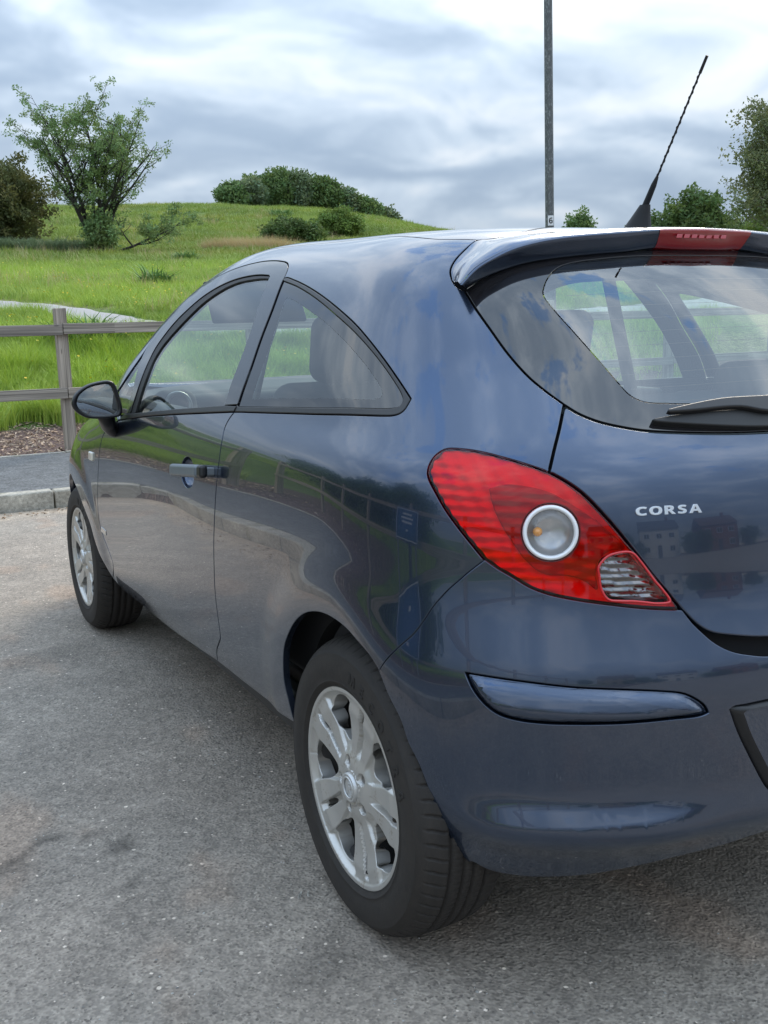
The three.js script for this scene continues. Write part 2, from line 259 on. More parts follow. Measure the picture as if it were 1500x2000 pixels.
// ---- outlines measured on the car, metres
const K = {"seamTop":[[-0.6854,1.2008,-1.7276],[-0.6592,1.2382,-1.7088],[-0.625,1.2848,-1.6745],[-0.5932,1.3299,-1.6081],[-0.5782,1.3622,-1.4976],[-0.5708,1.387,-1.3633],[-0.569,1.402,-1.2255],[-0.567,1.4097,-1.0899],[-0.5667,1.411,-0.9699],[-0.5712,1.4062,-0.8727],[-0.578,1.399,-0.8009]],"seamA":[[-0.7902,0.9981,-1.9096],[-0.7774,1.0431,-1.829],[-0.7522,1.0995,-1.7659],[-0.7196,1.1515,-1.7354],[-0.6854,1.2008,-1.7276]],"seamB1":[[-0.578,1.399,-0.8009],[-0.5847,1.3921,-0.7681],[-0.5961,1.3798,-0.7393],[-0.6072,1.367,-0.724],[-0.617,1.3546,-0.7154]],"seamB2":[[-0.6213,1.3488,-0.7161],[-0.6651,1.281,-0.6871],[-0.7088,1.2027,-0.6703],[-0.7551,1.1171,-0.6459],[-0.7884,1.0439,-0.6414]],"seamB2b":[[-0.7884,1.0439,-0.6414],[-0.7874,1.0463,-0.6442],[-0.7954,1.0271,-0.6444]],"seamB3":[[-0.7954,1.0271,-0.6444],[-0.8031,1.0086,-0.6642],[-0.8118,0.9861,-0.6759],[-0.8215,0.9559,-0.6731],[-0.8308,0.9119,-0.6736],[-0.8368,0.8668,-0.6796],[-0.8403,0.8255,-0.6872],[-0.8426,0.7644,-0.7002],[-0.8423,0.6914,-0.7201],[-0.8399,0.6171,-0.737],[-0.8361,0.5511,-0.7517],[-0.8315,0.4911,-0.7566],[-0.8269,0.4454,-0.7603],[-0.8236,0.4185,-0.7668],[-0.82,0.393,-0.7943],[-0.8146,0.3645,-0.8303],[-0.8019,0.3185,-0.867]],"sill":[[-0.8011,0.3007,-2.076],[-0.7835,0.2713,-2.0328],[-0.7727,0.2617,-1.6906],[-0.7776,0.2683,-1.4492],[-0.7944,0.2985,-1.0995],[-0.8019,0.3185,-0.867]],"sillQ":[[-0.8019,0.3185,-0.867],[-0.8027,0.3225,-0.6295],[-0.8075,0.3281,-0.4477],[-0.8187,0.3416,-0.285]],"seamF":[[-0.8134,0.9262,-1.7575],[-0.8179,0.9005,-1.8554],[-0.8228,0.8727,-1.9347],[-0.8273,0.842,-1.9722],[-0.8309,0.8063,-1.9969],[-0.8335,0.7529,-2.0225],[-0.8342,0.6803,-2.0555],[-0.8335,0.6183,-2.0841],[-0.8319,0.5568,-2.1014],[-0.8302,0.5047,-2.0931],[-0.8258,0.4617,-2.0639],[-0.8206,0.4207,-2.0258],[-0.8152,0.3838,-2.0],[-0.8092,0.3492,-2.0209],[-0.8011,0.3007,-2.076]],"belt":[[-0.8134,0.9262,-1.7575],[-0.8107,0.9592,-1.4627],[-0.8092,0.9829,-1.1993],[-0.8029,1.0086,-0.8822],[-0.7954,1.0271,-0.6444]],"beltTop":[[-0.8079,0.9534,-1.6846],[-0.8076,0.9587,-1.6219],[-0.8067,0.9787,-1.403],[-0.8026,1.0067,-1.098],[-0.7972,1.0236,-0.8967],[-0.7918,1.0366,-0.7382],[-0.7895,1.0411,-0.6388]],"divF":[[-0.8078,0.9549,-1.6688],[-0.7795,1.0442,-1.6606],[-0.736,1.1284,-1.7109],[-0.7048,1.1732,-1.7315],[-0.6854,1.2008,-1.7276]],"sealOut":[[-0.6081,1.3664,-0.8442],[-0.6037,1.3718,-0.9259],[-0.6025,1.3717,-1.0493],[-0.6055,1.3642,-1.1613],[-0.6136,1.3465,-1.2796],[-0.6248,1.323,-1.3756],[-0.6425,1.2903,-1.4597],[-0.663,1.2541,-1.5284],[-0.6871,1.2128,-1.5771],[-0.7133,1.1688,-1.6074],[-0.7416,1.1231,-1.6031],[-0.7665,1.0776,-1.596],[-0.7893,1.02,-1.5996],[-0.8076,0.9592,-1.6156]],"glassTop":[[-0.6142,1.3586,-0.8301],[-0.6112,1.3623,-0.908],[-0.6106,1.3618,-1.0194],[-0.6112,1.3597,-1.0761],[-0.6167,1.3489,-1.1632],[-0.6261,1.3312,-1.2457],[-0.6387,1.3071,-1.3248],[-0.6565,1.2744,-1.3942],[-0.677,1.2368,-1.4604],[-0.6952,1.2035,-1.5111],[-0.7146,1.1695,-1.547],[-0.7373,1.1316,-1.5593],[-0.7628,1.0867,-1.5494],[-0.7853,1.0337,-1.5523],[-0.8069,0.9658,-1.5622]],"glassBot":[[-0.8069,0.9658,-1.5622],[-0.8048,0.9963,-1.2112],[-0.7997,1.0163,-0.9942],[-0.7918,1.0366,-0.7382]],"glassRear":[[-0.7918,1.0366,-0.7382],[-0.7133,1.1945,-0.7614],[-0.6142,1.3586,-0.8301]],"frameIn":[[-0.7916,1.037,-0.7297],[-0.7133,1.1946,-0.7545],[-0.6123,1.361,-0.8293]],"qlight":[[-0.7174,1.1556,-1.7243],[-0.7796,1.0441,-1.6637],[-0.8076,0.9554,-1.6726]],"qlightB":[[-0.8076,0.9554,-1.6726],[-0.8104,0.937,-1.8276]],"qlightF":[[-0.8104,0.937,-1.8276],[-0.7944,0.9881,-1.9038],[-0.7791,1.0393,-1.8232],[-0.7551,1.095,-1.756],[-0.7174,1.1556,-1.7243]],"qOut":[[-0.6213,1.3488,-0.7161],[-0.6181,1.3531,-0.7096],[-0.625,1.3435,-0.6331],[-0.6405,1.3208,-0.5115],[-0.6567,1.2944,-0.3959],[-0.6724,1.2634,-0.2824],[-0.6837,1.2311,-0.1847],[-0.6925,1.1962,-0.103],[-0.6984,1.1655,-0.0408],[-0.7042,1.134,0.0184],[-0.7091,1.108,0.0648],[-0.7121,1.0933,0.0905]],"qOutB":[[-0.7121,1.0933,0.0905],[-0.72,1.0835,0.0924],[-0.7273,1.0748,0.0932],[-0.7344,1.0681,0.0891],[-0.7413,1.0639,0.0776],[-0.7502,1.0617,0.0502],[-0.7757,1.0547,-0.1134],[-0.7867,1.0427,-0.3445],[-0.7954,1.0271,-0.6444]],"qFrit":[[-0.6239,1.3453,-0.7064],[-0.6365,1.327,-0.593],[-0.6569,1.2945,-0.4426],[-0.6767,1.2573,-0.3049],[-0.6901,1.2212,-0.19],[-0.6984,1.1866,-0.103],[-0.705,1.1516,-0.0293],[-0.7108,1.1227,0.0249],[-0.7157,1.1023,0.0595],[-0.7205,1.0906,0.0739],[-0.7289,1.08,0.0751],[-0.7365,1.0763,0.0599],[-0.7702,1.0677,-0.1239],[-0.7814,1.0556,-0.3557],[-0.7896,1.041,-0.6317]],"qFritL":[[-0.7896,1.041,-0.6317],[-0.755,1.1173,-0.6378],[-0.7087,1.2028,-0.662],[-0.6652,1.2808,-0.6787],[-0.6239,1.3453,-0.7064]],"qClear":[[-0.652,1.303,-0.6206],[-0.6584,1.2924,-0.561],[-0.6731,1.2668,-0.4438],[-0.6867,1.2406,-0.336],[-0.7003,1.2087,-0.229],[-0.7097,1.179,-0.1478],[-0.7168,1.1508,-0.0805],[-0.724,1.1216,-0.0209],[-0.7289,1.1052,0.0068],[-0.7323,1.0985,0.0127],[-0.7369,1.0932,0.0095],[-0.766,1.0838,-0.1911],[-0.7762,1.0703,-0.439],[-0.7803,1.0626,-0.5665]],"qClearL":[[-0.7803,1.0626,-0.5665],[-0.7493,1.1279,-0.5768],[-0.7038,1.2117,-0.6002],[-0.654,1.2996,-0.6278],[-0.652,1.303,-0.6206]],"arch1":[[-0.8187,0.3416,-0.285],[-0.83,0.396,-0.2889],[-0.8353,0.4373,-0.2956],[-0.84,0.4829,-0.2866],[-0.8441,0.5308,-0.2665],[-0.847,0.5737,-0.23],[-0.8491,0.6142,-0.1822],[-0.8503,0.6428,-0.1303],[-0.8508,0.6604,-0.0742],[-0.8509,0.6675,-0.0225],[-0.8506,0.6668,0.0257],[-0.8499,0.6604,0.0706],[-0.8483,0.6465,0.1114],[-0.8455,0.6322,0.1486],[-0.8412,0.6092,0.1812]],"arch2":[[-0.8412,0.6092,0.1812],[-0.8351,0.5681,0.206],[-0.8266,0.531,0.2321],[-0.8195,0.4904,0.246],[-0.8107,0.4583,0.264],[-0.8025,0.4243,0.2761],[-0.7932,0.3854,0.2861],[-0.7816,0.3442,0.2926],[-0.7686,0.3127,0.2971],[-0.752,0.2842,0.3028],[-0.7329,0.262,0.3115]],"bpB":[[-0.7329,0.262,0.3115],[-0.7326,0.2672,0.3175],[-0.7082,0.2523,0.3354],[-0.6694,0.2463,0.3701],[-0.6195,0.2491,0.4101],[-0.5662,0.2552,0.4447],[-0.5117,0.2668,0.477],[-0.4346,0.2837,0.5147],[-0.3473,0.2955,0.5428],[-0.2642,0.3095,0.5652],[0.0,0.325,0.591]],"seamBump":[[-0.8412,0.6092,0.1812],[-0.8366,0.6381,0.2048],[-0.8255,0.6645,0.2289],[-0.8073,0.6948,0.2553],[-0.7934,0.7221,0.2697],[-0.7837,0.742,0.2783],[-0.7699,0.7654,0.2919],[-0.7587,0.7822,0.3034],[-0.7478,0.7958,0.3151],[-0.7954,0.717,0.2683],[-0.7763,0.7529,0.2862],[-0.7579,0.7822,0.3045],[-0.7401,0.8069,0.3228],[-0.7177,0.8326,0.3447]],"lampL":[[-0.7177,0.8326,0.3447],[-0.7313,0.8587,0.3251],[-0.745,0.8877,0.3017],[-0.755,0.9147,0.2796],[-0.761,0.9417,0.2584],[-0.7631,0.9646,0.2383],[-0.7613,0.9742,0.2315],[-0.753,0.9898,0.2263],[-0.7405,1.0036,0.2263],[-0.7256,1.0134,0.2344],[-0.7073,1.0144,0.2604],[-0.6878,1.0109,0.2911],[-0.6637,1.0023,0.3282],[-0.6383,0.9914,0.3621],[-0.6162,0.9805,0.3874]],"lampR":[[-0.6162,0.9805,0.3874],[-0.5981,0.9659,0.4081],[-0.5782,0.9462,0.4278],[-0.5542,0.9142,0.4487],[-0.5284,0.8775,0.4674],[-0.5043,0.8402,0.4825],[-0.4789,0.8023,0.4964],[-0.4571,0.7726,0.5084],[-0.4367,0.7425,0.522]],"lampB":[[-0.4367,0.7425,0.522],[-0.493,0.7486,0.5019],[-0.5493,0.7576,0.4766],[-0.602,0.7673,0.4476],[-0.6413,0.7774,0.4206],[-0.6658,0.7889,0.4001],[-0.686,0.805,0.3802],[-0.7029,0.8182,0.3623],[-0.7177,0.8326,0.3447]],"gapT":[[-0.6162,0.9805,0.3874],[-0.5897,1.0179,0.3676],[-0.5636,1.0471,0.3468],[-0.5295,1.0854,0.3165]],"glassL":[[-0.5295,1.0854,0.3165],[-0.5414,1.107,0.2807],[-0.551,1.1325,0.2406],[-0.5571,1.1717,0.1869],[-0.5591,1.2164,0.1322],[-0.5592,1.2587,0.0798],[-0.5558,1.2938,0.0356]],"gapArc":[[-0.5558,1.2938,0.0356],[-0.5607,1.3032,0.0153],[-0.5586,1.3169,-0.0042],[-0.5494,1.3351,-0.0243],[-0.5324,1.3533,-0.0368],[-0.5007,1.3762,-0.0485],[-0.4573,1.3988,-0.065]],"gapRoof":[[-0.4573,1.3988,-0.065],[-0.4383,1.3998,-0.0523],[-0.3843,1.4074,-0.0419],[-0.3173,1.4127,-0.0323],[-0.2922,1.4144,-0.0311],[0.0,1.413,0.0039]],"glassB":[[-0.5295,1.0854,0.3165],[-0.5166,1.0699,0.3436],[-0.4942,1.0568,0.3706],[-0.4609,1.0467,0.3957],[-0.4273,1.04,0.4145],[-0.3704,1.0346,0.4359],[-0.2867,1.0292,0.4581],[-0.1974,1.0263,0.4725],[0.0,1.0243,0.4835]],"glassT":[[-0.5558,1.2938,0.0356],[-0.5235,1.3129,0.042],[-0.478,1.3315,0.0525],[-0.4224,1.3459,0.0644],[-0.3605,1.3546,0.0765],[-0.2843,1.361,0.0866],[-0.2027,1.3657,0.093],[-0.1129,1.371,0.0934],[-0.0636,1.3724,0.0938],[0.0,1.3734,0.0933]],"gClear":[[0.0,1.3575,0.1185],[-0.0789,1.3575,0.1166],[-0.188,1.3558,0.11],[-0.2709,1.3503,0.105],[-0.34,1.3424,0.1],[-0.3741,1.3337,0.1014],[-0.4026,1.3187,0.1103],[-0.4274,1.2978,0.1254],[-0.4406,1.2806,0.1395],[-0.4401,1.2506,0.1736],[-0.4322,1.2128,0.2175],[-0.424,1.1761,0.2594],[-0.418,1.1443,0.2963],[-0.4141,1.1172,0.3286],[-0.4095,1.0975,0.3533],[-0.394,1.0865,0.371],[-0.352,1.0818,0.3878],[-0.2439,1.0762,0.4151],[-0.1526,1.0718,0.4302],[0.0,1.0688,0.4395]],"tgB":[[-0.4367,0.7425,0.522],[-0.4198,0.7215,0.5331],[-0.4063,0.7092,0.5407],[-0.3894,0.7003,0.5478],[-0.3548,0.6922,0.5583],[-0.2852,0.6819,0.574],[0.0,0.6759,0.5947]],"bpT":[[-0.4367,0.7425,0.522],[-0.4226,0.7197,0.533],[-0.4079,0.7023,0.5426],[-0.3947,0.6886,0.5506],[-0.3785,0.6766,0.5586],[-0.3568,0.666,0.5671],[-0.3261,0.6579,0.5758],[-0.2936,0.6522,0.583],[0.0,0.6482,0.6041]],"trimT":[[-0.7647,0.6444,0.3505],[-0.7324,0.6415,0.3896],[-0.6884,0.637,0.4314],[-0.6242,0.6295,0.4774],[-0.5539,0.6237,0.5152],[-0.4932,0.6169,0.5409],[-0.4572,0.6096,0.5539],[-0.4341,0.5968,0.5613],[-0.4186,0.5831,0.5656],[-0.4113,0.5692,0.5671]],"trimB":[[-0.4113,0.5692,0.5671],[-0.4262,0.5649,0.563],[-0.4762,0.5643,0.5474],[-0.5536,0.5625,0.5166],[-0.6249,0.5632,0.4793],[-0.6744,0.5644,0.4461],[-0.7054,0.5678,0.4208],[-0.7291,0.5759,0.3985],[-0.746,0.5927,0.3805],[-0.7585,0.6166,0.3644],[-0.7647,0.6444,0.3505]],"plateT":[[0.0,0.5908,0.6115],[-0.2978,0.5788,0.5908],[-0.3443,0.5768,0.5826],[-0.3667,0.5757,0.578],[-0.3742,0.5704,0.5761]],"plateL":[[-0.3742,0.5704,0.5761],[-0.3555,0.5265,0.5785],[-0.3245,0.471,0.5813],[-0.2965,0.4246,0.584],[-0.2857,0.4085,0.5868],[-0.2457,0.3785,0.5959],[0.0,0.3735,0.6094]],"roofL":[[-0.5,1.4203,-1.45],[-0.5,1.4486,-1.2],[-0.5,1.4484,-0.9],[-0.5,1.4374,-0.6],[-0.5,1.428,-0.35],[-0.5,1.4065,-0.15]],"spU":[[-0.5899,1.3025,0.0749],[-0.5534,1.334,0.0721],[-0.5159,1.3547,0.0773],[-0.4728,1.3726,0.0827],[-0.4116,1.3873,0.0933],[-0.3438,1.396,0.104],[-0.2507,1.4032,0.1138],[-0.1341,1.4108,0.1167],[-0.0816,1.4127,0.1172],[0.0,1.4137,0.1212]],"spL":[[-0.559,1.2945,0.0392],[-0.5264,1.3136,0.0464],[-0.4812,1.3321,0.0571],[-0.4257,1.3469,0.0689],[-0.3642,1.3555,0.0814],[-0.2881,1.3624,0.0912],[-0.2059,1.368,0.0966],[-0.1119,1.3755,0.0942],[-0.0622,1.3743,0.0987],[0.0,1.3743,0.1017]],"brake":[[-0.0734,1.4177,0.0514],[-0.1409,1.3738,0.1252]],"ring":[[-0.6304,0.8823,0.412],[-0.6691,0.8819,0.3828],[-0.6253,0.9283,0.4049],[-0.5885,0.8817,0.4378],[-0.6338,0.8356,0.4169]],"rev":[[-0.5638,0.8229,0.4589],[-0.5604,0.8317,0.4596],[-0.5424,0.8422,0.4666],[-0.5175,0.845,0.4767],[-0.5101,0.8405,0.4802],[-0.4795,0.7943,0.4973],[-0.4579,0.7607,0.5108],[-0.4672,0.759,0.5082],[-0.5101,0.7654,0.4912],[-0.5567,0.7726,0.4699],[-0.5625,0.7887,0.4642]],"lampDark":[[-0.7007,0.9538,0.3316],[-0.6787,0.9613,0.3495],[-0.6491,0.9579,0.3769],[-0.6192,0.9462,0.4033],[-0.5888,0.9231,0.4287],[-0.5565,0.8945,0.4517],[-0.521,0.8512,0.4745],[-0.5456,0.8495,0.4641],[-0.5651,0.831,0.4573],[-0.5702,0.8071,0.4578],[-0.5684,0.783,0.4623],[-0.5885,0.7996,0.4492],[-0.6088,0.8081,0.4365],[-0.645,0.8122,0.4121],[-0.6659,0.8319,0.3934],[-0.6822,0.8636,0.3749],[-0.6943,0.8951,0.3575],[-0.7009,0.9264,0.3424]],"text":[[-0.5003,0.9056,0.4732],[-0.385,0.9043,0.5082],[-0.4984,0.9207,0.4706],[-0.3846,0.9197,0.5048]],"handle":[[-0.8642,0.8655,-0.9739],[-0.8633,0.8895,-0.702],[-0.8664,0.8649,-0.6973],[-0.8671,0.8362,-0.9705],[-0.8327,0.8842,-0.932],[-0.8399,0.8075,-0.9242],[-0.8385,0.821,-1.0029]],"repeat":[[-0.8343,0.7753,-2.1863],[-0.833,0.7873,-2.0654],[-0.8341,0.7594,-2.0696],[-0.8356,0.7467,-2.1903]],"emblem":[[-0.829,0.4954,-2.0837],[-0.8256,0.4904,-1.9834]],"ant":[[-0.0042,1.438,-0.0961]],"wiper":[[-0.4158,1.0659,0.4039],[-0.2669,1.0843,0.419],[-0.2296,1.0772,0.4321],[-0.1501,1.0855,0.4324],[-0.1764,1.0585,0.4571],[-0.2377,1.0683,0.4402],[-0.3421,1.0666,0.4229],[-0.4256,1.0587,0.4089],[-0.4052,1.054,0.4202],[-0.1976,1.0358,0.4771]],"farch":[[-0.8011,0.3007,-2.076],[-0.8189,0.3454,-2.1052],[-0.8302,0.3918,-2.155],[-0.8358,0.4404,-2.1923],[-0.8396,0.4902,-2.2244],[-0.8417,0.5305,-2.2815],[-0.8426,0.5704,-2.3468],[-0.8419,0.6055,-2.4089],[-0.8379,0.6291,-2.4932]]};
const rev = (a) => [...a].reverse(), last = (a) => a[a.length - 1];
const surf = (x, y, z, axis) => { const d = { x: [-1, 0, 0], y: [0, 1, 0], z: [0, 0, 1] }[axis], o = { x: [0, y, z], y: [x, .3, z], z: [x, y, -.4] }[axis]; const p = cast(o, d, 0); return [p.x, p.y, p.z]; };

// ---- materials of the car
const paint = phy(lin(.052, .073, .118), .22, { metalness: .80, clearcoat: 1, clearcoatRoughness: .012 }); paint.name = 'blue_grey_metallic_paint';
const rubber = std(lin(.012, .012, .012), .55), satin = phy(lin(.014, .014, .015), .38), gapBlack = std(lin(.006, .006, .007), .9);
const frit = phy(lin(.012, .011, .012), .0, { ior: 1.8 }), framePaint = phy(lin(.010, .011, .015), .2, { clearcoat: .6, clearcoatRoughness: .01 });
const glass = phy(lin(.82, .92, .88), 0, { transmission: 1, thickness: 0, ior: 2.0 });
const rearGlass = phy(lin(.66, .78, .74), 0, { transmission: 1, thickness: 0, ior: 2.3 });
const chrome = std(lin(.86, .87, .88), .22, { metalness: 1 }), alloy = phy(lin(.62, .615, .60), .40, { metalness: .6 });
const plastic = std(lin(.018, .018, .019), .62), cloth = std(lin(.05, .05, .055), .95), trim = std(lin(.055, .055, .06), .8);
const font = await new FontLoader().loadAsync('fonts/droid/droid_sans_bold.typeface.json');

const car = new THREE.Group(); top(car, 'hatchback_car', 'blue grey three door hatchback car parked beside the kerb', 'car');
// parts on the left are built, then mirrored for the right side
function pair(name, geometry, material, parent = car) { const l = mesh(name, geometry, material, parent), r = mesh(name, mirrored(geometry), material, parent); return [l, r]; }

// ---------------------------------------------------------------- body panels
{ // side of the body: rear quarter, pillars and roof rail in one pressing
  const roofEdge = [last(K.gapArc), ...rev(K.roofL)], screenEdge = [K.roofL[0], [-.545, 1.372, -1.60], [-.615, 1.283, -1.735], [-.69, 1.168, -1.855], [-.755, 1.058, -1.945], [-.79, .985, -2.0]].map((p, i) => i ? surf(p[0], p[1], p[2], 'x') : p);
  const loop = dense([K.arch1, K.seamBump, K.lampL, K.gapT, K.glassL, K.gapArc, roofEdge, screenEdge, [last(screenEdge), K.seamA[0]], K.seamA, K.seamTop, K.seamB1, K.qOut, K.qOutB, K.seamB3, K.sillQ]);
  pair('side_panel', panel(loop), paint);
  const roofLoop = dense([rev(roofEdge), K.gapRoof, [last(K.gapRoof), surf(0, 0, -1.60, 'y')], [surf(0, 0, -1.60, 'y'), surf(-.25, 0, -1.57, 'y'), K.roofL[0]]]);
  mesh('roof', both(panel(roofLoop, { flat: above, gap: 0, fillet: 0, depth: .012, mid: true })), paint, car);
  const ws = dense([[surf(0, 0, -1.62, 'y'), surf(-.25, 0, -1.59, 'y'), [-.492, 1.418, -1.475]], [[-.492, 1.418, -1.475], ...screenEdge.slice(1, 5).map((p) => [p[0] + .012, p[1] + .004, p[2] - .012])], [screenEdge[4], surf(-.5, 0, -2.17, 'y'), surf(-.25, 0, -2.26, 'y'), surf(0, 0, -2.29, 'y')], [surf(0, 0, -2.29, 'y'), surf(0, 0, -1.62, 'y')]]);
  mesh('windscreen', both(panel(ws, { flat: above, gap: .003, fillet: 0, depth: 0, mid: true, off: -.004 })), glass, car);
  const bon = dense([[surf(0, 0, -2.31, 'y'), surf(-.25, 0, -2.28, 'y'), surf(-.5, 0, -2.19, 'y'), surf(-.70, 0, -2.06, 'y')], [surf(-.70, 0, -2.06, 'y'), surf(-.70, 0, -2.4, 'y'), surf(-.66, 0, -2.7, 'y'), surf(-.56, 0, -3.0, 'y'), surf(-.45, 0, -3.12, 'y')], [surf(-.45, 0, -3.12, 'y'), surf(0, 0, -3.22, 'y')], [surf(0, 0, -3.22, 'y'), surf(0, 0, -2.31, 'y')]]);
  mesh('bonnet', both(panel(bon, { flat: above, mid: true })), paint, car);
}
{ // front wing, mostly hidden by the door mirror
  const s = (y, z) => surf(0, y, z, 'x');
  const loop = dense([rev(K.seamF), [K.seamF[0], K.seamA[0]], [K.seamA[0], s(.965, -2.06), s(.93, -2.3), s(.885, -2.6), s(.82, -2.85)], [s(.82, -2.85), s(.70, -2.93), s(.56, -2.95)], [s(.56, -2.95), s(.45, -2.86)], [s(.45, -2.86), s(.56, -2.78), s(.625, -2.66), s(.645, -2.56), K.farch[8]], rev(K.farch)]);
  const [l, r] = pair('front_wing', panel(loop), paint);
  const q = K.repeat.map((p) => V(...p)), c = q[0].clone().add(q[1]).add(q[2]).add(q[3]).multiplyScalar(.25), n = normalAt(c);
  const g = new RoundedBoxGeometry(.052, .034, .016, 4, .007); g.lookAt(n); g.translate(c.x, c.y, c.z);
  const amber = phy(lin(.80, .74, .62), .12, { clearcoat: 1 });
  mesh('side_repeater', g, amber, l); mesh('side_repeater', mirrored(g), amber, r);
  // nose below the bonnet: bumper with a lower grille
  const f = { to: (p) => [p.x, p.y], at: (u, v, off) => cast([u, v, -1.5], [0, 0, -1], off, 2.4), du: .03, dv: .03, side: -1, mid: true };
  const z = (x, y) => { const p = f.at(x, y, 0); return [p.x, p.y, p.z]; };
  const nose = dense([[z(0, .72), z(-.3, .72), z(-.52, .74)], [z(-.52, .74), z(-.62, .60), z(-.64, .46)], [z(-.64, .46), z(-.6, .30), z(-.5, .22)], [z(-.5, .22), z(0, .20)], [z(0, .20), z(0, .72)]]);
  mesh('front_bumper', both(panel(nose, { flat: f, mid: true, gap: 0 })), paint, car);
}
// ---------------------------------------------------------------- doors
const bowlC = V(...K.handle[4]).add(V(...K.handle[5])).multiplyScalar(.5);
function ovalOn(c, ru, rv, n = 40, pw = 2) { const nn = normalAt(c), up = V(0, 1, 0).addScaledVector(nn, -nn.y).normalize(), sd = up.clone().cross(nn).normalize(); return Array.from({ length: n }, (_, i) => { const a = i / n * 2 * Math.PI, ca = Math.cos(a), sa = Math.sin(a); return onSurface(c.clone().addScaledVector(sd, ru * Math.sign(ca) * Math.abs(ca) ** (2 / pw)).addScaledVector(up, rv * Math.sign(sa) * Math.abs(sa) ** (2 / pw)), nn, 0); }); }
{
  const bowlHole = ovalOn(bowlC, .060, .043);
  const doors = pair('door', panel(dense([K.seamF, K.sill, rev(K.seamB3), rev(K.belt)]), { holes: [bowlHole] }), paint);
  const put = (name, g, m) => { mesh(name, g, m, doors[0]); mesh(name, mirrored(g), m, doors[1]); };
  put('window_frame', panel(dense([K.divF, K.seamTop, K.seamB1, K.seamB2, [last(K.seamB2), K.frameIn[0]], K.frameIn, [last(K.frameIn), K.sealOut[0]], K.sealOut, [last(K.sealOut), K.divF[0]]]), { gap: .0015 }), framePaint);
  put('window_seal', panel(dense([K.sealOut, [last(K.sealOut), last(K.glassTop)], rev(K.glassTop), [K.glassTop[0], K.sealOut[0]]]), { gap: .0006, fillet: .0012, off: -.003 }), rubber);
  put('window', panel(dense([K.glassTop, K.glassBot, K.glassRear]), { gap: -.004, fillet: 0, depth: 0, off: -.008 }), glass);
  put('quarter_light', panel(dense([K.qlight, K.qlightB, K.qlightF]), { gap: .001, fillet: 0, depth: 0, off: -.004 }), glass);
  put('waist_strip', panel(dense([[K.seamF[0], K.beltTop[0]], K.beltTop, [last(K.beltTop), last(K.belt)], rev(K.belt)]), { gap: .0008, fillet: .002, off: .003 }), satin);
  // recessed bowl and pull handle
  const n = normalAt(bowlC), bowl = new THREE.SphereGeometry(1, 32, 16, 0, 2 * Math.PI, Math.PI / 2, Math.PI / 2); bowl.rotateX(Math.PI / 2); bowl.scale(.0615, .0445, .030);
  { const i = bowl.index.array; for (let k = 0; k < i.length; k += 3) { const t = i[k]; i[k] = i[k + 1]; i[k + 1] = t; } bowl.computeVertexNormals(); }
  bowl.lookAt(n); bowl.translate(bowlC.x - n.x * .0015, bowlC.y - n.y * .0015, bowlC.z - n.z * .0015); put('handle_bowl', bowl, paint);
  const a = V(...K.handle[0]).add(V(...K.handle[3])).multiplyScalar(.5), b = V(...K.handle[1]).add(V(...K.handle[2])).multiplyScalar(.5), d = b.clone().sub(a).normalize();
  const L = a.distanceTo(b), up = n.clone().cross(d).normalize(), fr = new THREE.Matrix4().makeBasis(d, up.y > 0 ? up : up.negate(), n);
  const prof = new THREE.Shape(); prof.absellipse(0, 0, .011, .0155, 0, 2 * Math.PI);
  const bar = new RoundedBoxGeometry(L * .86, .034, .022, 5, .010); bar.translate(-L * .07, 0, 0); bar.applyMatrix4(fr); bar.translate(...a.clone().add(b).multiplyScalar(.5).toArray());
  const cap = new RoundedBoxGeometry(L * .13, .0335, .0215, 5, .009); cap.translate(L * .435, 0, -.0005); cap.applyMatrix4(fr); cap.translate(...a.clone().add(b).multiplyScalar(.5).toArray());
  const feet = mergeGeometries([-.44, .44].map((k) => { const g = new RoundedBoxGeometry(.02, .022, .03, 3, .005); g.translate(L * k, 0, -.018); g.applyMatrix4(fr); g.translate(...a.clone().add(b).multiplyScalar(.5).toArray()); return g; }));
  const handleGrey = phy(lin(.17, .19, .205), .40, { metalness: .25 });
  put('door_handle', mergeGeometries([bar, feet]), handleGrey); put('handle_end_cap', cap, satin);
  // little chrome trim badge low on the front of the door
  const e0 = V(...K.emblem[0]), e1 = V(...K.emblem[1]), en = normalAt(e0), ed = V(0, -.10, 1).normalize();
  for (let k = 0; k < 4; k++) { const g = new RoundedBoxGeometry(.011, .020, .004, 2, .0015); g.applyMatrix4(new THREE.Matrix4().makeShear(0, 0, .3, 0, 0, 0)); g.lookAt(en); const c = onSurface(e0.clone().addScaledVector(ed, .012 + k * .016), en, .001); g.translate(c.x, c.y, c.z); put('badge_letter', g, chrome); }
}
// ---------------------------------------------------------------- rear side windows
{
  const clear = dense([K.qClear, K.qClearL]);
  const w = pair('rear_side_window', panel(clear, { gap: 0, fillet: 0, depth: 0, off: -.003 }), glass);
  const put = (name, g, m) => { mesh(name, g, m, w[0]); mesh(name, mirrored(g), m, w[1]); };
  put('window_border', panel(dense([K.qFrit, K.qFritL]), { gap: .0004, fillet: .0006, depth: .003, off: -.0028, holes: [clear] }), frit);
  put('window_seal', panel(dense([K.qOut, K.qOutB, rev(K.seamB2b), [last(K.seamB2), last(K.qFrit)], rev(K.qFrit), [K.qFrit[0], K.qOut[0]]]), { gap: .0006, fillet: .0022, off: .0005, depth: .02 }), satin);
}
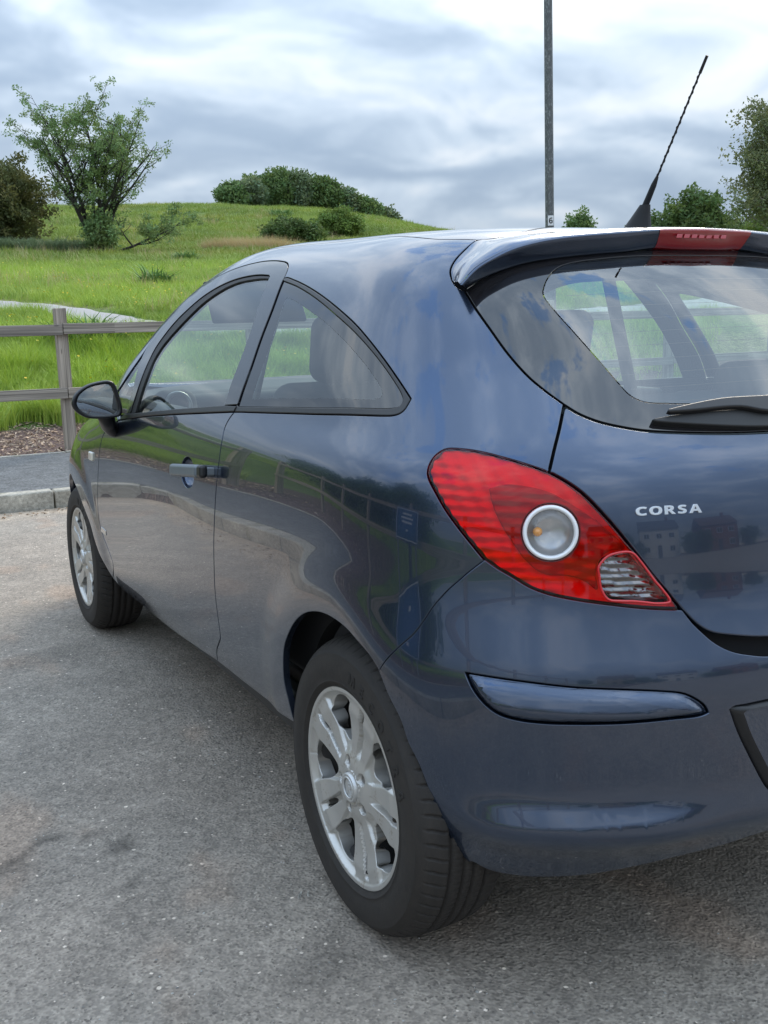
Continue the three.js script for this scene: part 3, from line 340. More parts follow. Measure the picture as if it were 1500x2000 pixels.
// ---------------------------------------------------------------- tailgate
const tail = mesh('tailgate', both(panel(dense([rev(K.gapT), K.lampR, K.tgB, [last(K.tgB), last(K.glassB)], rev(K.glassB)]), { mid: true, gap: .0028, fillet: .003, depth: .03 })), paint, car);
{
  const clear = dense([K.gClear, [last(K.gClear), K.gClear[0]]]);
  mesh('rear_window', both(panel(clear, { mid: true, gap: 0, fillet: 0, depth: 0, off: -.0005 })), rearGlass, tail);
  const half = dense([K.glassT.slice().reverse(), rev(K.glassL), K.glassB, [last(K.glassB), last(K.gClear)], rev(K.gClear), [K.gClear[0], last(K.glassT)]]);
  mesh('window_border', both(panel(half, { mid: true, gap: .0022, fillet: .0008, depth: .004 })), frit, tail);
  // heater wires across the glass
  const wires = []; for (let k = 0; k < 11; k++) { const y = 1.333 - k * .0245, P = []; for (let x = -.40; x <= .4001; x += .04) { const yy = y - .02 * x * x * 2, p = wrap.at(Math.atan2(1, 0) * LU, 0, 0); const q = surf(x, yy, 0, 'z'); P.push(V(q[0], q[1], q[2] - .0025)); } wires.push(tube(P, .00035, 40, 4)); }
  mesh('heater_wires', mergeGeometries(wires), std(lin(.16, .09, .05), .6), tail);
  // spoiler: top skin on the roof line, overhanging dark edge
  const U = dense([K.spU], .012), Lo = dense([K.spL], .012), R = dense([[...K.gapArc.slice(2).map((p) => p), ...K.gapRoof.slice(1)]], .012);
  const at = (A, t) => { const q = t * (A.length - 1), i = Math.min(A.length - 2, Math.floor(q)); return A[i].clone().lerp(A[i + 1], q - i); };
  const NS = 90, NT = 14;
  const skin = grid(NS, NT, (i, j) => { const t = i / NS, r = at(R, t), u = at(U, t), s = j / NT; const r2 = r.clone().addScaledVector(u.clone().sub(r).normalize(), .004); const p = r2.lerp(u, s), b = onSurface(p, null, 0), lift = F(u.x, u.y, u.z); const q = b.addScaledVector(normalAt(b), lift * (s * s * (3 - 2 * s))); return [i === NS ? 0 : q.x, q.y, q.z]; });
  const flipIdx = (g) => { const a = g.index.array; for (let k = 0; k < a.length; k += 3) { const t = a[k + 1]; a[k + 1] = a[k + 2]; a[k + 2] = t; } g.computeVertexNormals(); return g; };
  const upWard = (g) => { const n = g.attributes.normal; let s = 0; for (let i = 0; i < n.count; i++) s += n.getY(i) + n.getZ(i) * .8; if (s < 0) flipIdx(g); return g; };
  const smoothMid = (g) => { const n = g.attributes.normal, p = g.attributes.position; for (let i = 0; i < n.count; i++) if (Math.abs(p.getX(i)) < 1e-5) { const l = Math.hypot(n.getY(i), n.getZ(i)); n.setXYZ(i, 0, n.getY(i) / l, n.getZ(i) / l); } return g; };
  const lipPath = (t) => { const u = at(U, t), l = at(Lo, t), m = u.clone().lerp(l, .5), dirn = V(0, .1, 1); return [u, u.clone().lerp(l, .12).addScaledVector(dirn, .006), m.clone().addScaledVector(dirn, .007), l.clone().addScaledVector(dirn, .004), l.clone().add(V(0, -.006, -.012))]; };
  const lip = (t0, t1, off, n) => grid(n, 24, (i, j) => { const c = new THREE.CatmullRomCurve3(lipPath(t0 + (t1 - t0) * i / n), false, 'centripetal'), p = c.getPoint(j / 24); return [Math.abs(t0 + (t1 - t0) * i / n - 1) < 1e-9 ? 0 : p.x, p.y, p.z + off]; });
  const tB = (() => { let b = 0, d = 9; for (let i = 0; i <= 400; i++) { const e = Math.abs(at(U, i / 400).x + .132); if (e < d) { d = e; b = i / 400; } } return b; })();
  mesh('spoiler', mergeGeometries([both(smoothMid(upWard(skin))), both(smoothMid(upWard(lip(0, tB - .002, 0, 90))))].map((g) => { g.deleteAttribute('uv'); return g; })), paint, tail);
  const lampRed = phy(lin(.28, .010, .016), .08, { clearcoat: 1, clearcoatRoughness: .02 });
  const bl = mesh('brake_light', both(smoothMid(upWard(lip(tB, 1, .0006, 16)))), lampRed, tail);
  // bright prisms behind the red cover
  const prism = []; for (let k = -3; k <= 3; k++) { const u = at(U, tB + (1 - tB) * .9), l = at(Lo, .97), c = u.clone().lerp(l, .42), g = new RoundedBoxGeometry(.015, .0085, .003, 2, .0012); g.applyMatrix4(new THREE.Matrix4().makeShear(0, 0, .5, 0, 0, 0)); g.rotateX(-.15); g.translate(k * .021 - .015, c.y, c.z + .0085); prism.push(g); }
  mesh('lamp_prisms', mergeGeometries(prism), phy(lin(.42, .015, .022), .15, { clearcoat: 1 }), bl);
  // lettering
  const t0 = V(...K.text[0]), t1 = V(...K.text[1]), t2 = V(...K.text[2]); const dir = t1.clone().sub(t0), W = dir.length(), H = t2.y - t0.y;
  const word = 'CORSA', adv = [0]; const geos = [...word].map((ch) => { const g = new TextGeometry(ch, { font, size: 1, depth: .18, curveSegments: 10, bevelEnabled: true, bevelSize: .025, bevelThickness: .02, bevelSegments: 3 }); g.computeBoundingBox(); return g; });
  const wid = geos.map((g) => g.boundingBox.max.x - g.boundingBox.min.x), total = wid.reduce((a, b) => a + b, 0) + .16 * (word.length - 1), sx = W / total, sy = H * .98;
  let x = 0; geos.forEach((g, i) => {
    const hgt = g.boundingBox.max.y - g.boundingBox.min.y; g.translate(-g.boundingBox.min.x - wid[i] / 2, -g.boundingBox.min.y, 0); g.scale(sx, sy / hgt, .016);
    const c = t0.clone().addScaledVector(dir, (x + wid[i] / 2) * sx / W), n = normalAt(c); const d = dir.clone().normalize(); d.addScaledVector(n, -d.dot(n)).normalize(); const up = n.clone().cross(d);
    g.applyMatrix4(new THREE.Matrix4().makeBasis(d, up, n)); g.translate(c.x, c.y, c.z); x += wid[i] + .16; mesh('badge_letter', g, chrome, tail);
  });
  // wiper resting along the foot of the glass
  const wp = (a) => a.map((i) => K.wiper[i]); const ext = (p, x, dy = 0) => { const q = surf(x, p[1] + dy, 0, 'z'); return [q[0], q[1] + .008, q[2] + .008]; };
  const armLoop = dense([[K.wiper[0], K.wiper[1], K.wiper[3], ext(K.wiper[3], -.02, .004)], [ext(K.wiper[3], -.02, .004), ext(K.wiper[4], -.02, .01)], [ext(K.wiper[4], -.02, .01), K.wiper[4], K.wiper[5], K.wiper[6], K.wiper[0]]]);
  const bladeLoop = dense([[K.wiper[7], K.wiper[6], K.wiper[5], ext(K.wiper[4], -.05, .004)], [ext(K.wiper[4], -.05, .004), ext(K.wiper[9], -.05, 0)], [ext(K.wiper[9], -.05, 0), K.wiper[9], K.wiper[8], K.wiper[7]]]);
  mesh('wiper_arm', panel(armLoop, { gap: 0, fillet: .004, depth: .006, off: .026 }), satin, tail);
  mesh('wiper_blade', panel(bladeLoop, { gap: .001, fillet: .003, depth: .012, off: .014 }), rubber, tail);
}
// ---------------------------------------------------------------- rear bumper
{
  const strip = dense([K.trimT, K.trimB]), plate = dense([K.plateT, K.plateL, [last(K.plateL), K.plateT[0]]]);
  const low = dense([K.arch2, K.bpB, [last(K.bpB), last(K.plateL)], rev(K.plateL), rev(K.plateT), [K.plateT[0], last(K.bpT)], rev(K.bpT), K.lampB, rev(K.seamBump)]);
  const bumper = mesh('rear_bumper', both(panel(low, { mid: true, holes: [strip], fillet: .0022, depth: .022, gap: -.0010 })), paint, car);
  // inset strips: a cushion-shaped bead in a recess
  const body = inset(strip, wrap, .0026), edge = body.map((p) => p.clone());
  const topU = dense([K.trimT]).map((p) => [wrap.to(p)[0], p.y]), seg = new THREE.Line3(), near = V(0, 0, 0), bulge = (p, n) => { let d = 9; for (let i = 0; i < edge.length; i++) { seg.set(edge[i], edge[(i + 1) % edge.length]); seg.closestPointToPoint(p, true, near); d = Math.min(d, near.distanceTo(p)); } const t = clamp(d / .021), u = wrap.to(p)[0]; let k = 0; while (k < topU.length - 2 && topU[k + 1][0] < u) k++; const yt = mix(topU[k][1], topU[k + 1][1], clamp((u - topU[k][0]) / (topU[k + 1][0] - topU[k][0]))), h = .007 * Math.sin(t * Math.PI / 2) - .005 + .013 * clamp((yt - p.y) / .042) * sst(0, .012, d); return [p.clone().addScaledVector(n, h), n]; };
  const sg = panel(body, { flat: { ...wrap, du: .005, dv: .005 }, gap: 0, fillet: .002, depth: .02, bulge }); sg.computeVertexNormals();
  mesh('bumper_strip', sg, paint, bumper); mesh('bumper_strip', mirrored(sg), paint, bumper);
  // plate recess: sloping walls and a flat back
  const P = dense([K.plateT, K.plateL]); const back = P.map((p) => V(p.x * .935, p.y - (p.y - .48) * .09, p.z + .010));
  const g = grid(P.length - 1, 6, (i, j) => { const s = j / 6, q = P[i].clone().lerp(back[i], s); return [q.x, q.y, q.z - .012 * (1 - s) ** 2]; });
  mesh('plate_recess', both(g), satin, bumper);
  const sh = new THREE.Shape(back.map((p) => new THREE.Vector2(p.x, p.y))), bg = new THREE.ShapeGeometry(sh), bp = bg.attributes.position; for (let i = 0; i < bp.count; i++) bp.setZ(i, 0); { const zb = (x) => { let k = 0; for (let i = 0; i < back.length; i++) if (Math.abs(back[i].x - x) < Math.abs(back[k].x - x)) k = i; return back[k].z; }; for (let i = 0; i < bp.count; i++) bp.setZ(i, zb(bp.getX(i)) - .002); } bg.computeVertexNormals();
  mesh('plate_backing', both(bg), paint, bumper);
  mesh('gap_backing', both(mergeGeometries([backing([K.seamBump], .03, .016), backing([K.lampL, K.lampR], .03, .02), backing([K.lampB], .03, .02), backing([K.gapT], .05, .03), backing([K.glassL], .04, .012), backing([K.gapArc, K.gapRoof], .03, .014), backing([K.bpT], .10, .032)])), gapBlack, car);
  pair('gap_backing', mergeGeometries([backing([K.seamB1, K.seamB2, K.seamB2b, K.seamB3], .03, .015), backing([K.seamTop], .03, .014), backing([K.seamA], .03, .013), backing([K.seamF], .03, .015), backing([K.belt], .04, .012), backing([K.qOut, K.qOutB], .03, .015)]), gapBlack);
}

// ---------------------------------------------------------------- tail lights
{
  const clearPlastic = phy(lin(.96, .96, .96), .0, { transmission: 1, thickness: 0, ior: 1.49 });
  const redLens = phy(lin(.90, .018, .040), .02, { transmission: 1, thickness: 0, ior: 1.49 });
  const mirrorMetal = std(lin(.86, .86, .87), .42, { metalness: .35 }), darkMetal = std(lin(.40, .38, .38), .3, { metalness: .45 });
  const redPlastic = phy(lin(.62, .012, .02), .18, { clearcoat: 1 }), amber = phy(lin(.85, .35, .06), .1, { clearcoat: 1 });
  const rc = V(...K.ring[0]), loop = dense([K.lampL, K.lampR, K.lampB]), ring = ovalOn(rc, .047, .0465, 64), revL = dense([[...K.rev, K.rev[0]]]);
  const fine = { ...wrap, du: .0028, dv: .0034 };
  const lens = pair('tail_light', panel(loop, { gap: .0014, fillet: .003, depth: .012, off: .003, holes: [ring, revL] }), redLens);
  const put = (name, g, m) => { mesh(name, g, m, lens[0]); mesh(name, mirrored(g), m, lens[1]); };
  // reflector behind the red lens: bright pressed fins
  const inner = inset(loop, wrap, .004);
  const fins = (p, n) => { const t = wrap.to(p), w = Math.sin(p.y * 2 * Math.PI / .017 + Math.sin(t[0] * 60) * .5), w2 = Math.sin((t[0] * 1.35 + p.y * .55) * 2 * Math.PI / .026); const side = sst(.52, .44, t[0] + (p.y - .88) * .55); return [p.clone().addScaledVector(n, .0022 * w * side + .0010 * w2), n]; };
  const refl = panel(inner, { flat: fine, gap: 0, fillet: 0, depth: 0, off: -.010, bulge: fins, holes: [ovalOn(rc, .052, .052, 48), inset(revL, wrap, -.003)] }); refl.computeVertexNormals();
  put('reflector', refl, mirrorMetal);
  put('lamp_housing', panel(inner, { gap: 0, fillet: 0, depth: .001, off: -.040 }), redPlastic);
  // smoked inner bezel with prisms
  const facet = (p, n) => { const a = (p.x - p.z) * .7, tri = (v) => Math.abs(((v % 1) + 1) % 1 - .5); const h = tri((a + p.y) / .021) + tri((a - p.y) / .021); return [p.clone().addScaledVector(n, .0042 * h), n]; };
  const dark = panel(dense([[...K.lampDark, K.lampDark[0]]]), { flat: fine, gap: 0, fillet: .002, depth: .016, off: -.0065, bulge: facet, holes: [ovalOn(rc, .050, .050, 48)] }); dark.computeVertexNormals();
  put('inner_bezel', dark, darkMetal);
  // round clear lamp with a bright rim, bowl and amber bulb
  const n = normalAt(rc), frame = new THREE.Matrix4().lookAt(n, V(0, 0, 0), V(0, 1, 0)).setPosition(rc.clone().addScaledVector(n, .002));
  const lat = (pts, seg = 64) => { const g = new THREE.LatheGeometry(pts.map((p) => new THREE.Vector2(...p)), seg); g.rotateX(Math.PI / 2); g.applyMatrix4(frame); return g; };
  put('lamp_rim', lat([[.0385, -.010], [.0392, .000], [.0405, .0028], [.0432, .0036], [.0458, .0018], [.0468, -.004], [.0468, -.02]]), std(lin(.88, .88, .88), .3, { metalness: .1 }));
  put('lamp_bowl', lat([[.0388, -.006], [.037, -.013], [.031, -.022], [.018, -.029], [.0, -.031]]), std(lin(.48, .48, .48), .25, { metalness: .55 }));
  put('lamp_cover', lat([[.0392, -.002], [.031, .0012], [.018, .0032], [0, .004]]), clearPlastic);
  const bulb = new THREE.SphereGeometry(.0085, 20, 14); bulb.scale(1, 1, 1.5); bulb.translate(-.021, .001, -.014); bulb.applyMatrix4(frame); put('bulb', bulb, amber);
  for (let k = 0; k < 9; k++) { const a = Math.PI * .55 + k * .21, g = new RoundedBoxGeometry(.006, .009, .004, 2, .0012); g.rotateZ(a); g.translate(Math.cos(a) * .026, Math.sin(a) * .026, -.019); g.applyMatrix4(frame); put('bowl_prism', g, clearPlastic); }
  // reversing lamp
  put('reversing_lens', panel(revL, { gap: -.0004, fillet: .0012, depth: .008, off: .0032 }), clearPlastic);
  const ribs = (p, n) => { const t = ((p.y / .0115 + (p.x - p.z) * 9) % 1 + 1) % 1, u = (((p.x - p.z) / .03) % 1 + 1) % 1; return [p.clone().addScaledVector(n, .0055 * t + .004 * Math.abs(u - .5)), n]; };
  const rv = panel(inset(revL, wrap, .001), { flat: fine, gap: 0, fillet: 0, depth: .02, off: -.016, bulge: ribs }); rv.computeVertexNormals(); put('reversing_reflector', rv, std(lin(.22, .22, .23), .12, { metalness: 1 }));
  put('reversing_frame', tube(inset(revL, wrap, -.0022).map((p) => onSurface(p, null, .003)).filter((_, i) => i % 3 === 0), .0022, 160, 6, true), redPlastic);
}
// ---------------------------------------------------------------- wheels
const WHEEL_X = .822, WHEEL_Y = .303;
const wheelFlat = { to: (p) => [p.z, p.y], du: .0027, dv: .0027, side: -1, normal: () => V(-1, 0, 0) };
function wheelHeight(u, v) {
  const r = Math.hypot(u, v); let a = Math.atan2(v, u) / (2 * Math.PI) * 5; a = (a - Math.round(a)) * 2 * Math.PI / 5; // angle from the nearest spoke
  const across = r * Math.sin(Math.abs(a)), half = mix(.033, .062, sst(.05, .185, r)), ridge = 1 - sst(.84, 1.02, across / half);
  const base = -.010 * sst(.20, .12, r) + .006 * sst(.085, .045, r) - .004 * sst(.200, .193, r) * sst(.16, .19, r);
  const dish = -.009 * sst(.062, .092, r) * sst(.200, .186, r), groove = -.014 * (1 - sst(.0055, .0100, across)) * sst(.066, .095, r) * sst(.193, .180, r);
  const crown = -.001 * (across / half) ** 2 * sst(.06, .09, r) * sst(.2, .18, r);
  let h = base + (1 - ridge) * dish + ridge * (groove + crown);
  const b = Math.PI / 5 - Math.abs(a), lx = r * Math.cos(b) - .053, ly = r * Math.sin(b); h -= .014 * sst(.0135, .009, Math.hypot(lx, ly));
  h += .0025 * sst(.0395, .038, r) * sst(.030, .032, r);
  return h;
}
const treadPitch = 2 * Math.PI / 68;
const rubberTyre = std(lin(.022, .0215, .021), .78, { bumpMap: dataTex(256, 256, ((t, t2) => (x, y) => { const v = 110 + 90 * t(x / 256, y / 256) + 55 * t2(x / 256, y / 256); return [v, v, v]; })(tileNoise(5, 32), tileNoise(6, 128)), false), bumpScale: .0006 });
rubberTyre.map = dataTex(256, 256, ((t, t2) => (x, y) => { const d = t(x / 256, y / 256) * .6 + t2(x / 256, y / 256) * .4, k = 205 + 50 * d; return [k, k - 4 * d, k - 9 * d]; })(tileNoise(7, 12), tileNoise(8, 60)));
rubberTyre.color = lin(.036, .031, .027);
const wheelGeo = (() => {
  const G = {};
  const circle = (r, n) => Array.from({ length: n }, (_, i) => { const a = i / n * 2 * Math.PI; return V(0, Math.sin(a) * r, Math.cos(a) * r); });
  const holes = [];
  for (let k = 0; k < 5; k++) {
    const c = (k + .5) * 2 * Math.PI / 5; holes.push(Array.from({ length: 96 }, (_, i) => { const t = i / 96 * 2 * Math.PI, ct = Math.cos(t), s = Math.sin(t), rr = .140 + .047 * ct, ha = mix(.16, .30, (ct + 1) / 2) * 1.16, a = c + ha * Math.sign(s) * Math.abs(s) ** .8; return V(0, rr * Math.sin(a), rr * Math.cos(a)); }));
    const d = k * 2 * Math.PI / 5; holes.push(Array.from({ length: 24 }, (_, i) => { const t = i / 24 * 2 * Math.PI, rr = .158 + .024 * Math.cos(t), off = .0055 * Math.sin(t); return V(0, rr * Math.sin(d) + off * Math.cos(d), rr * Math.cos(d) - off * Math.sin(d)); }));
  }
  const e = .0006, shape = (u, v) => { const h = wheelHeight(u, v), hu = (wheelHeight(u + e, v) - wheelHeight(u - e, v)) / (2 * e), hv = (wheelHeight(u, v + e) - wheelHeight(u, v - e)) / (2 * e); return [V(-h, v, u), V(-1, -hv, -hu).normalize()]; };
  G.face = panel(circle(.2075, 200), { flat: wheelFlat, shape, holes, gap: 0, fillet: .0022, depth: .030 });
  const rimL = (pts, seg = 96) => { const g = new THREE.LatheGeometry(pts.map(([x, r]) => new THREE.Vector2(r, x)), seg); g.rotateZ(-Math.PI / 2); g.deleteAttribute('uv'); return g; };
  G.barrel = rimL([[.002, .2095], [.0, .207], [.012, .203], [.03, .196], [.07, .188], [.12, .186], [.165, .196], [.175, .2085]].map(([x, r]) => [x, r]));
  G.drum = rimL([[.060, .0], [.060, .05], [.066, .052], [.066, .112], [.074, .120], [.12, .122]], 64);
  G.capRing = (() => { const g = new THREE.TorusGeometry(.0215, .0022, 10, 48); g.rotateY(Math.PI / 2); g.translate(-.0035, 0, 0); return g; })();
  G.cap = rimL([[-.0015, .0], [-.0015, .017], [.0, .019], [-.0045, .026], [-.0035, .030], [.004, .0315]].map(([x, r]) => [x, r]), 64);
  // a small winged beast with a flag, as flat relief
  G.emblem = (() => { const s = new THREE.Shape(); const p = [[-.010, -.012], [-.004, -.006], [-.007, .002], [-.011, .004], [-.006, .008], [-.001, .013], [.003, .009], [.001, .005], [.006, .003], [.011, .010], [.012, .002], [.006, -.003], [.010, -.012], [.004, -.009], [.001, -.004], [-.003, -.013]]; s.setFromPoints(p.map((q) => new THREE.Vector2(...q))); const g = new THREE.ExtrudeGeometry(s, { depth: .0018, bevelEnabled: true, bevelSize: .0006, bevelThickness: .0006, bevelSegments: 2 }); g.rotateY(-Math.PI / 2); g.translate(-.0012, 0, 0); return g; })();
  // tyre
  const prof = [[.006, .2055], [.001, .209], [-.001, .214], [-.0055, .218], [-.0062, .2205], [-.0045, .2225], [-.0068, .232], [-.0082, .245], [-.0078, .258], [-.0060, .270], [-.0045, .2745], [-.0052, .2765], [-.0036, .2790], [-.0005, .2815], [.0040, .2870], [.0090, .2920], [.0145, .2962], [.0205, .2996], [.027, .3025], [.034, .3048], [.040, .3062], [.0455, .3072], [.0485, .3076], [.0495, .3015], [.0555, .3012], [.0565, .3089], [.066, .3094], [.0765, .3097], [.0775, .302], [.0845, .302], [.0855, .3099], [.0995, .3099], [.1005, .302], [.1075, .302], [.1085, .3097], [.119, .3094], [.1285, .3089], [.1295, .3012], [.1355, .3015], [.1365, .3084], [.148, .3075], [.155, .3066], [.162, .3053], [.168, .3033], [.173, .3003], [.179, .295], [.186, .284], [.191, .270], [.193, .25], [.190, .225], [.179, .2055]];
  const NA = 816, pos = [], idx = [], uv = [];
  for (let i = 0; i <= NA; i++) {
    const a = i / NA * 2 * Math.PI;
    prof.forEach(([x, r], j) => {
      let rr = r;
      const slant = (x - .03) * 1.6, ph = (((a + slant * .6) / treadPitch) % 1 + 1) % 1, cut = ph < .17 ? 1 : 0;
      if (x > .008 && x < .047 && r > .290) rr -= cut * .0042 * sst(.006, .016, x);
      if (x > .138 && x < .18 && r > .292) rr -= cut * .0042;
      const ph2 = (((a - x * 1.2) / (treadPitch * .5)) % 1 + 1) % 1; if (r > .3085 && ph2 < .16) rr -= .0022;
      const y = Math.max(Math.sin(a) * rr, -WHEEL_Y + .0008); pos.push(x, y, Math.cos(a) * rr); uv.push(a * .31 * 3, j * .05);
      if (i && j) { const w = prof.length, k = i * w + j; idx.push(k - w - 1, k - w, k - 1, k - 1, k - w, k); }
    });
  }
  const g = new THREE.BufferGeometry(); g.setAttribute('position', new THREE.Float32BufferAttribute(pos, 3)); g.setAttribute('uv', new THREE.Float32BufferAttribute(uv, 2)); g.setIndex(idx); g.computeVertexNormals(); G.tyre = g;
  // raised name on the sidewall
  const basis = new THREE.Matrix4().makeBasis(V(0, 0, 1), V(0, 1, 0), V(-1, 0, 0)), letters = [];
  for (const [word, mid, stepA, size, rad] of [['MECOTRA', 50, 10.2, .0225, .2465]]) [...word].forEach((ch, i) => {
    const t = new TextGeometry(ch, { font, size, depth: .0012, curveSegments: 6, bevelEnabled: true, bevelSize: .0003, bevelThickness: .0004, bevelSegments: 1 }); t.computeBoundingBox(); const b = t.boundingBox; t.translate(-(b.min.x + b.max.x) / 2, -(b.min.y + b.max.y) / 2, 0); t.scale(1.15, 1, 1);
    const an = (mid + ((word.length - 1) / 2 - i) * stepA) * Math.PI / 180; t.rotateZ(an - Math.PI / 2); t.translate(Math.cos(an) * rad, Math.sin(an) * rad, .0078); t.applyMatrix4(basis); t.deleteAttribute('uv'); letters.push(t);
  });
  G.letters = letters;
  return G;
})();
const barrelMat = std(lin(.05, .047, .044), .7), brown = std(lin(.035, .024, .018), .85), nutMetal = std(lin(.25, .24, .23), .45, { metalness: .8 });
const alloyDirt = alloy.clone(); alloyDirt.map = dataTex(512, 512, ((t, t2) => (x, y) => { const u = x / 512, v = y / 512, d = sst(.62, .95, t(u, v) * .55 + t2(u, v) * .45) * .5; return [246 - 60 * d, 244 - 72 * d, 240 - 86 * d]; })(tileNoise(21, 14), tileNoise(22, 90)));
alloyDirt.map.repeat.set(3, 3);
for (const [sx, z] of [[-1, 0], [-1, -2.511], [1, 0], [1, -2.511]]) {
  const w = new THREE.Group(); w.name = 'wheel'; w.position.set(sx * WHEEL_X, WHEEL_Y, z); if (sx > 0) w.rotation.y = Math.PI; car.add(w);
  mesh('tyre', wheelGeo.tyre, rubberTyre, w); mesh('alloy_rim', wheelGeo.face, alloyDirt, w); mesh('rim_barrel', wheelGeo.barrel, barrelMat, w); mesh('brake_drum', wheelGeo.drum, brown, w);
  mesh('centre_cap', wheelGeo.cap, alloy, w); mesh('cap_ring', wheelGeo.capRing, alloy, w); mesh('cap_emblem', wheelGeo.emblem, alloy, w);
  for (let k = 0; k < 5; k++) { const a = (k + .5) * 2 * Math.PI / 5, g = new THREE.CylinderGeometry(.0085, .0085, .01, 6); g.rotateZ(Math.PI / 2); g.translate(.016, Math.sin(a) * .053, Math.cos(a) * .053); mesh('wheel_nut', g, nutMetal, w); }
  if (sx < 0) for (const l of wheelGeo.letters) mesh('sidewall_letter', l, rubberTyre, w);
  const valve = rodGeo(V(.03, -.18, .055), V(.008, -.166, .05), .004, .0035, 10); mesh('valve', valve, rubber, w);
}
// wheel arch liners and floor
for (const sx of [-1, 1]) for (const z of [0, -2.511]) {
  const g = grid(40, 8, (i, j) => { const a = (-8 + 196 * i / 40) * Math.PI / 180, t = j / 8, r = .345, ca = Math.cos(a); return [sx * mix(ca > .2 ? mix(.77, .68, sst(.2, .8, ca)) : .77, .50, t), .31 + r * Math.sin(a), z + ca * r * (ca > 0 ? .80 : .94)]; });
  const d = new THREE.CircleGeometry(.33, 40, 0, Math.PI); d.rotateY(-Math.PI / 2); d.translate(sx * .52, .31, z); d.deleteAttribute('uv');
  mesh('wheel_arch_liner', mergeGeometries([g, d]), gapBlack, car);
}
{
  const lin2 = (y0, y1, z0, z1, hw) => { const g = new THREE.BoxGeometry(2 * hw, y1 - y0, z1 - z0); g.translate(0, (y0 + y1) / 2, (z0 + z1) / 2); return g; };
  mesh('underbody', mergeGeometries([lin2(.235, .26, -2.14, -.37, .66), lin2(.27, .32, -3.1, -2.14, .49), lin2(.35, .40, -.37, .44, .49)]), gapBlack, car);
  for (const s of [-1, 1]) mesh('sill', (() => { const g = new RoundedBoxGeometry(.10, .10, 1.56, 3, .03); g.translate(s * .69, .27, -1.22); return g; })(), satin, car);
}
// ---------------------------------------------------------------- door mirrors
{
  const c = V(-.905, 1.006, -1.655), right = V(.985, .02, -.10).normalize(), nz = V(-.10, .0, 1).normalize(), upv = nz.clone().cross(right).normalize();
  const to3 = (a, b, d) => c.clone().addScaledVector(right, a).addScaledVector(upv, b).addScaledVector(nz, d);
  const out2 = [[-.083, -.008], [-.075, .018], [-.055, .038], [-.026, .053], [.012, .061], [.046, .0625], [.061, .056], [.071, .038], [.079, .006], [.084, -.026], [.081, -.051], [.071, -.060], [.046, -.062], [.002, -.061], [-.036, -.055], [-.061, -.041], [-.076, -.026]];
  const C = new THREE.CatmullRomCurve3(out2.map(([a, b]) => V(a, b, 0)), true, 'centripetal'), N = 72, O = C.getSpacedPoints(N);
  // shell: domes forwards from the rim, rolls into the glass opening behind
  const rings = [[.80, -.004, .0], [.84, .006, 0], [.93, .0085, 0], [.985, .004, 0], [1, -.006, 0], [.99, -.025, 0], [.95, -.045, .002], [.86, -.063, .004], [.68, -.077, .006], [.42, -.085, .007], [.12, -.088, .008], [0, -.088, .008]];
  const shell = grid(N, rings.length - 1, (i, j) => { const [s, d, r] = rings[j], o = O[i % N]; const p = to3(o.x * s + r + .004 * (1 - s), o.y * s, d); return [p.x, p.y, p.z]; });
  const gl = grid(N, 6, (i, j) => { const o = O[i % N], s = .815 * j / 6, p = to3(o.x * s, o.y * s, -.003 - .0012 * (1 - (j / 6) ** 2) * -1); return [p.x, p.y, p.z]; });
  { const n = gl.attributes.normal; if (n.getZ(20) < 0) { const a = gl.index.array; for (let k = 0; k < a.length; k += 3) { const t = a[k + 1]; a[k + 1] = a[k + 2]; a[k + 2] = t; } gl.computeVertexNormals(); } }
  const foot = V(-.822, .893, -1.80), neck = V(-.868, .945, -1.70);
  const stalk = new THREE.TubeGeometry(new THREE.CatmullRomCurve3([foot.clone().add(V(.03, -.012, -.02)), foot, foot.clone().lerp(neck, .5).add(V(-.006, -.002, 0)), neck, neck.clone().add(V(-.012, .02, .0))]), 24, .027, 16); { const p = stalk.attributes.position; for (let i = 0; i < p.count; i++) p.setZ(i, p.getZ(i) * 1 + 0); }
  const ms = pair('door_mirror', shell, satin);
  const put = (name, g, m) => { mesh(name, g, m, ms[0]); mesh(name, mirrored(g), m, ms[1]); };
  put('mirror_glass', gl, std(lin(.82, .86, .86), .01, { metalness: 1 })); put('mirror_stalk', stalk, satin);
}
// ---------------------------------------------------------------- aerial
{
  const b0 = V(0, 1.430, -.105), d = V(0, .762, .475).normalize();
  const shape = new THREE.CylinderGeometry(.012, .030, .055, 24, 4); { const p = shape.attributes.position; for (let i = 0; i < p.count; i++) { const t = (p.getY(i) + .0275) / .055; p.setZ(i, p.getZ(i) * (1 + .35 * (1 - t)) + .028 * t); } } shape.computeVertexNormals(); shape.translate(0, 1.455, -.098);
  const foot = mesh('aerial', shape, plastic, car);
  const s = V(0, 1.476, -.072);
  const pts = (a, b) => [s.clone().addScaledVector(d, a), s.clone().addScaledVector(d, b)];
  mesh('aerial_joint', mergeGeometries([rodGeo(...pts(0, .055), .0075, .0062, 16), rodGeo(...pts(.055, .075), .0062, .0032, 16)]), plastic, foot);
  const side = V(1, 0, 0), up = d.clone().cross(side), spiral = Array.from({ length: 101 }, (_, i) => { const t = .07 + i / 100 * .235, a = i / 100 * Math.PI * 22; return s.clone().addScaledVector(d, t).addScaledVector(side, Math.cos(a) * .0006).addScaledVector(up, Math.sin(a) * .0006); });
  mesh('aerial_mast', mergeGeometries([rodGeo(...pts(.07, .305), .0022, .0020, 10), tube(spiral.map((p, i) => p.clone().addScaledVector(side, Math.cos(i * .69) * .0016).addScaledVector(up, Math.sin(i * .69) * .0016)), .0012, 400, 6), rodGeo(...pts(.300, .336), .0034, .0032, 12)].map((g) => { g.deleteAttribute('uv'); return g; })), plastic, foot);
}
